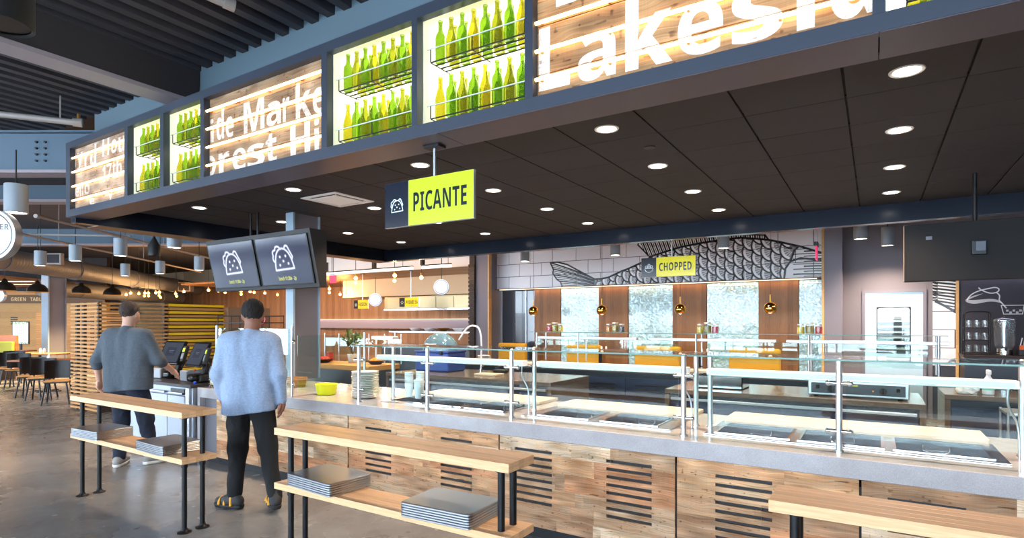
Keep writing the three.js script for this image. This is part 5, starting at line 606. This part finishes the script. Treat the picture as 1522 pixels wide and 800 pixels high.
// ================================================================ PEOPLE
function surfaceNets(f, lo, hi, cell) { // one continuous smooth surface of a distance field
  const n = lo.map((l, i) => Math.ceil((hi[i] - l) / cell) + 1), [nx, ny, nz] = n, val = new Float32Array(nx * ny * nz), id = (i, j, k) => (k * ny + j) * nx + i;
  for (let k = 0; k < nz; k++) for (let j = 0; j < ny; j++) for (let i = 0; i < nx; i++) val[id(i, j, k)] = f(lo[0] + i * cell, lo[1] + j * cell, lo[2] + k * cell);
  const vid = new Int32Array(nx * ny * nz).fill(-1), pos = [], idx = []; const E = [[0, 1], [0, 2], [0, 4], [1, 3], [1, 5], [2, 3], [2, 6], [3, 7], [4, 5], [4, 6], [5, 7], [6, 7]];
  for (let k = 0; k < nz - 1; k++) for (let j = 0; j < ny - 1; j++) for (let i = 0; i < nx - 1; i++) {
    const c = []; let m = 0; for (let q = 0; q < 8; q++) { const v = val[id(i + (q & 1), j + (q >> 1 & 1), k + (q >> 2))]; c.push(v); if (v < 0) m |= 1 << q; } if (m === 0 || m === 255) continue;
    let x = 0, y = 0, z = 0, t = 0; for (const [a, b] of E) { if ((c[a] < 0) === (c[b] < 0)) continue; const s = c[a] / (c[a] - c[b]); x += (a & 1) + s * ((b & 1) - (a & 1)); y += (a >> 1 & 1) + s * ((b >> 1 & 1) - (a >> 1 & 1)); z += (a >> 2) + s * ((b >> 2) - (a >> 2)); t++; }
    vid[id(i, j, k)] = pos.length / 3; pos.push(lo[0] + (i + x / t) * cell, lo[1] + (j + y / t) * cell, lo[2] + (k + z / t) * cell);
  }
  const quad = (a, b, c, d, fl) => { if (a < 0 || b < 0 || c < 0 || d < 0) return; fl ? idx.push(a, b, c, a, c, d) : idx.push(a, c, b, a, d, c); };
  for (let k = 1; k < nz - 1; k++) for (let j = 1; j < ny - 1; j++) for (let i = 1; i < nx - 1; i++) {
    const v = val[id(i, j, k)] < 0; if (v !== val[id(i + 1, j, k)] < 0) quad(vid[id(i, j - 1, k - 1)], vid[id(i, j, k - 1)], vid[id(i, j, k)], vid[id(i, j - 1, k)], v);
    if (v !== val[id(i, j + 1, k)] < 0) quad(vid[id(i - 1, j, k - 1)], vid[id(i - 1, j, k)], vid[id(i, j, k)], vid[id(i, j, k - 1)], v);
    if (v !== val[id(i, j, k + 1)] < 0) quad(vid[id(i - 1, j - 1, k)], vid[id(i, j - 1, k)], vid[id(i, j, k)], vid[id(i - 1, j, k)], v);
  }
  const g = new THREE.BufferGeometry(); g.setAttribute('position', new THREE.Float32BufferAttribute(pos, 3)); g.setIndex(idx); g.computeVertexNormals();
  const P = g.attributes.position, uv = new Float32Array(P.count * 2); for (let i = 0; i < P.count; i++) { uv[2 * i] = (P.getX(i) + P.getZ(i) * .7) * 3; uv[2 * i + 1] = P.getY(i) * 3; } g.setAttribute('uv', new THREE.BufferAttribute(uv, 2)); return g;
}
const cap = (a, b, ra, rb) => (x, y, z) => { const bx_ = b[0] - a[0], by = b[1] - a[1], bz = b[2] - a[2], px = x - a[0], py = y - a[1], pz = z - a[2]; let t = (px * bx_ + py * by + pz * bz) / (bx_ * bx_ + by * by + bz * bz + 1e-9); t = t < 0 ? 0 : t > 1 ? 1 : t; return Math.hypot(px - bx_ * t, py - by * t, pz - bz * t) - (ra + (rb - ra) * t); };
const ell = (c, r) => (x, y, z) => { const a = (x - c[0]) / r[0], b = (y - c[1]) / r[1], d = (z - c[2]) / r[2], k = Math.hypot(a, b, d); return (k - 1) * Math.min(...r); };
const smin = (a, b, k) => { const h = Math.max(k - Math.abs(a - b), 0) / k; return Math.min(a, b) - h * h * k * .25; };
const blend = (fs, k) => (x, y, z) => { let d = 1e3; for (const f of fs) d = smin(d, f(x, y, z), k); return d; };
const clipY = (f, lo, hi) => (x, y, z) => Math.max(f(x, y, z), lo - y, y - hi);
function handField(w, dir, palmN, side) { // wrist, direction of the fingers, back-of-hand normal; five separate curled fingers
  const D = V(...dir).normalize(), Nn = V(...palmN).normalize(), S = D.clone().cross(Nn).multiplyScalar(side), W = V(...w); const q = (a, b, c) => { const p = W.clone().addScaledVector(D, a).addScaledVector(S, b).addScaledVector(Nn, c); return [p.x, p.y, p.z]; };
  const fs = [blend([cap(q(0, 0, 0), q(.045, .012, 0), .026, .03), cap(q(.04, -.022, 0), q(.085, -.026, -.003), .019, .016), cap(q(.04, 0, 0), q(.09, .0, -.003), .02, .016), cap(q(.04, .022, 0), q(.085, .026, -.003), .019, .015)], .02)];
  [[-.030, .068], [-.010, .08], [.011, .074], [.031, .056]].forEach(([b, L]) => fs.push(blend([cap(q(.085, b, -.004), q(.085 + L * .5, b * 1.1, -.016), .0098, .009), cap(q(.085 + L * .5, b * 1.1, -.016), q(.085 + L * .88, b * 1.1, -.042), .009, .0075)], .006)));
  fs.push(blend([cap(q(.02, -.028, -.006), q(.055, -.058, -.018), .014, .0115), cap(q(.055, -.058, -.018), q(.088, -.062, -.03), .011, .009)], .008));
  return (x, y, z) => { let d = 1e3; for (const f of fs) d = Math.min(d, smin(fs[0](x, y, z), f(x, y, z), .008)); return d; };
}
function person(label, p, ry, J, C) {
  const g = thing('person', label, 'person', p, ry), noise = (x, y, z) => (N1(x * 22 + 40, y * 7 + z * 15 + 40) - .5);
  const head = [ell([J.head[0], J.head[1] + .015, J.head[2] + .012], [.082, .105, .1]), ell([J.head[0], J.head[1] - .05, J.head[2] - .025], [.066, .085, .075]), cap([J.head[0], J.head[1] - .005, J.head[2] - .095], [J.head[0], J.head[1] - .045, J.head[2] - .112], .01, .016), ell([J.head[0] - .084, J.head[1] - .02, J.head[2] + .01], [.014, .034, .022]), ell([J.head[0] + .084, J.head[1] - .02, J.head[2] + .01], [.014, .034, .022]), cap([J.head[0] - .02, J.head[1] - .085, J.head[2] - .085], [J.head[0] + .02, J.head[1] - .085, J.head[2] - .085], .012, .012), cap([J.neck[0], J.neck[1] - .06, J.neck[2]], [J.head[0], J.head[1] - .07, J.head[2] + .025], .068, .06)];
  const fh = blend(head, .025), skin = std(C.skin, .55), parts = [];
  const torso = w => [cap([0, .98, .0], [0, 1.42, .01], .14 + w, .125 + w), cap([-.09 * C.wide, .98, 0], [-.10 * C.wide, 1.2, 0], .13 + w, .135 + w), cap([.09 * C.wide, .98, 0], [.10 * C.wide, 1.2, 0], .13 + w, .135 + w), cap([-.10 * C.wide, 1.2, 0], [-.115 * C.wide, 1.42, .01], .135 + w, .12 + w), cap([.10 * C.wide, 1.2, 0], [.115 * C.wide, 1.42, .01], .135 + w, .12 + w), cap([J.sl[0] * .8, J.sl[1] + .01, J.sl[2]], [J.sr[0] * .8, J.sr[1] + .01, J.sr[2]], .075 + w, .075 + w), cap([0, 1.46, .01], [J.neck[0], J.neck[1] - .02, J.neck[2]], .1 + w, .065 + w)];
  const arm = (s, e, w, a) => [cap(s, e, .062 + a, .05 + a), cap(e, w, .046 + a * .6, .03)];
  const leg = (h, k, a, w) => [cap(h, k, .098 + w, .066 + w), cap(k, a, .064 + w, .044 + w)];
  const bodyF = blend([...torso(-.03), ...arm(J.sl, J.el, J.wl, 0), ...arm(J.sr, J.er, J.wr, 0), ...leg(J.hl, J.kl, J.al, -.02), ...leg(J.hr, J.kr, J.ar, -.02), head[6]], .04);
  parts.push(surfaceNets(bodyF, [-.62, .03, -.6], [.62, 1.66, .5], .017), surfaceNets(fh, [J.head[0] - .13, J.head[1] - .19, J.head[2] - .16], [J.head[0] + .13, J.head[1] + .16, J.head[2] + .16], .0075));
  for (const [w, e, n, s] of [[J.wl, J.el, J.nl, 1], [J.wr, J.er, J.nr, -1]]) { const d = [w[0] - e[0], w[1] - e[1], w[2] - e[2]]; const hf = handField(w, d, n, s); parts.push(surfaceNets(hf, w.map(v => v - .2), w.map(v => v + .2), .005)); }
  mesh('body', join(parts), skin, g);
  const er = (x, y, z) => (Math.max(0, 1.1 - y)) ;
  const shirtF0 = blend([...torso(.004), cap(J.sl, J.el, .072, .062), cap(J.sr, J.er, .072, .062), ...(C.longSleeve ? [cap(J.el, J.wl, .06, .045), cap(J.er, J.wr, .06, .045)] : [cap(J.el, J.el.map((v, i) => v + (J.wl[i] - v) * .25), .066, .058), cap(J.er, J.er.map((v, i) => v + (J.wr[i] - v) * .25), .066, .058)]), cap([-.085 * C.wide, 1.05, 0], [-.09 * C.wide, C.hem - .06, .005], .148, .15), cap([.085 * C.wide, 1.05, 0], [.09 * C.wide, C.hem - .06, .005], .148, .15)], .035);
  const shirtF = (x, y, z) => Math.max(shirtF0(x, y, z) + noise(x, y, z) * .010, C.hem - y + .015 * Math.sin(x * 9), -cap([J.neck[0], J.neck[1] - .01, J.neck[2] - .02], [J.head[0], J.head[1], J.head[2]], .058, .08)(x, y, z));
  mesh('shirt', surfaceNets(shirtF, [-.68, C.hem - .03, -.55], [.68, 1.62, .45], .0145), C.shirt, g);
  mesh('collar', new THREE.TorusGeometry(.073, .016, 8, 28).rotateX(Math.PI / 2 + .25).scale(1, 1.5, 1), C.shirt, g, [J.neck[0], J.neck[1] - .035, J.neck[2]]);
  const trF0 = blend([...leg(J.hl, J.kl, J.al, .016), ...leg(J.hr, J.kr, J.ar, .016), cap([-.07, .95, 0], [.07, .95, 0], .125, .125)], .035), cuff = C.cuff;
  mesh('trousers', surfaceNets((x, y, z) => Math.max(trF0(x, y, z) + noise(x * 1.4, y * 2.2, z) * .016, y - .97, cuff - y), [-.5, cuff - .03, -.6], [.5, 1.1, .6], .0145), C.trousers, g);
  for (const [an, t, n] of [[J.al, J.tl, 'left'], [J.ar, J.tr, 'right']]) {
    const dx = t[0] - an[0], dz = t[2] - an[2], L = Math.hypot(dx, dz), ux = dx / L, uz = dz / L, y = an[1] - .06, pt = (s, o, h) => [an[0] + ux * s - uz * o, y + h, an[2] + uz * s + ux * o];
    const sf = blend([cap(pt(-.05, 0, .03), pt(.06, 0, .035), .042, .045), cap(pt(.06, 0, .03), pt(.17, .004, .018), .044, .036), cap(pt(-.02, 0, .05), pt(.0, 0, .1), .045, .042)], .04);
    const lo = [an[0] - .3, y - .06, an[2] - .3], hi = [an[0] + .3, y + .16, an[2] + .3];
    const up = mesh('shoe', surfaceNets((x, yy, z) => Math.max(sf(x, yy, z), y - yy), lo, hi, .008), C.shoe, g); mesh('sole', surfaceNets((x, yy, z) => Math.max(blend([cap(pt(-.05, 0, .0), pt(.06, 0, .0), .046, .05), cap(pt(.06, 0, 0), pt(.175, .004, 0), .05, .04)], .03)(x, yy, z), y - .03 - yy, yy - y - .006), lo, hi, .008), C.sole, up);
    if (C.strap) for (const [s, h] of [[.12, .03], [.06, .05], [-.01, .085]]) mesh('strap', tube([pt(s, -.052, .0), pt(s + .01, -.034, h), pt(s + .015, 0, h + .022), pt(s + .01, .034, h), pt(s, .052, .0)], .013, 20, 6), C.strap, up);
  }
  const hf0 = blend([ell([J.head[0], J.head[1] + .03, J.head[2] + .02], [.092, .105, .108])], .02);
  mesh('hair', surfaceNets((x, y, z) => { const fy = y - J.head[1], fz = z - J.head[2]; return Math.max(hf0(x, y, z) + (N1(x * 90 + 50, y * 40 + z * 70 + 50) - .5) * .012, -.035 - fy - fz * .6, -(fh(x, y, z) + .012)); }, [J.head[0] - .13, J.head[1] - .14, J.head[2] - .14], [J.head[0] + .13, J.head[1] + .17, J.head[2] + .17], .007), C.hair, g);
  for (const s of [-1, 1]) mesh('eye', new THREE.SphereGeometry(.012, 10, 8), M.white, g, [J.head[0] + s * .03, J.head[1] - .005, J.head[2] - .083]);
  if (C.beard) mesh('glasses', join(rod(V(J.head[0] - .06, J.head[1], J.head[2] - .1), V(J.head[0] + .06, J.head[1], J.head[2] - .1), .004), rod(V(J.head[0] + .088, J.head[1], J.head[2] - .095), V(J.head[0] + .092, J.head[1] + .002, J.head[2] + .01), .003), rod(V(J.head[0] - .088, J.head[1], J.head[2] - .095), V(J.head[0] - .092, J.head[1] + .002, J.head[2] + .01), .003)), M.black, g);
  return g;
}
const cloth = (c, o = {}) => std(c, .9, 0, { map: clothTex, bumpMap: foldTex, bumpScale: .003, ...o });
person('man in dark grey shirt and navy jeans standing at the register', [-7.13, 0, -3.17], YAW - .12, {
  head: [.0, 1.735, -.03], neck: [0, 1.575, .01], sl: [-.225, 1.475, .02], sr: [.225, 1.475, .02], el: [-.35, 1.19, .05], er: [.34, 1.2, -.04], wl: [-.405, .965, -.04], wr: [.31, 1.06, -.29], nl: [-1, .1, 0], nr: [.3, 1, .2],
  hl: [-.1, .94, 0], hr: [.1, .94, 0], kl: [-.1, .52, -.02], kr: [.14, .52, -.09], al: [-.1, .09, .02], ar: [.17, .09, -.14], tl: [-.16, .03, -.16], tr: [.26, .03, -.32]
}, { wide: 1.35, hem: .86, cuff: .07, skin: '#c99a84', hair: std('#3c2e28', .85), shirt: cloth('#5d6670'), trousers: cloth('#20283c'), shoe: std('#8d8a88', .7), sole: std('#d8d4cc', .6), beard: true });
person('man in pale blue shirt and black trousers walking past the counter', [-4.68, 0, -3.06], YAW + .22, {
  head: [.02, 1.70, -.03], neck: [.01, 1.55, .01], sl: [-.19, 1.45, .02], sr: [.19, 1.45, .02], el: [-.245, 1.17, .05], er: [.25, 1.17, .06], wl: [-.245, .95, -.1], wr: [.265, .93, .02], nl: [-1, 0, -.1], nr: [1, 0, -.1],
  hl: [-.09, .93, 0], hr: [.09, .93, 0], kl: [-.11, .51, -.06], kr: [.15, .52, .02], al: [-.12, .09, .04], ar: [.24, .12, .2], tl: [-.27, .03, -.05], tr: [.17, .05, .02]
}, { wide: .92, hem: .83, cuff: .1, skin: '#8a5c48', hair: std('#1c1715', .9), shirt: cloth('#a9bedd'), longSleeve: true, trousers: cloth('#17181c'), shoe: std('#2a2a2c', .7), sole: std('#1c1c1e', .7), strap: std('#d99a20', .6) });
shade(scene);
renderer.render(scene, camera);
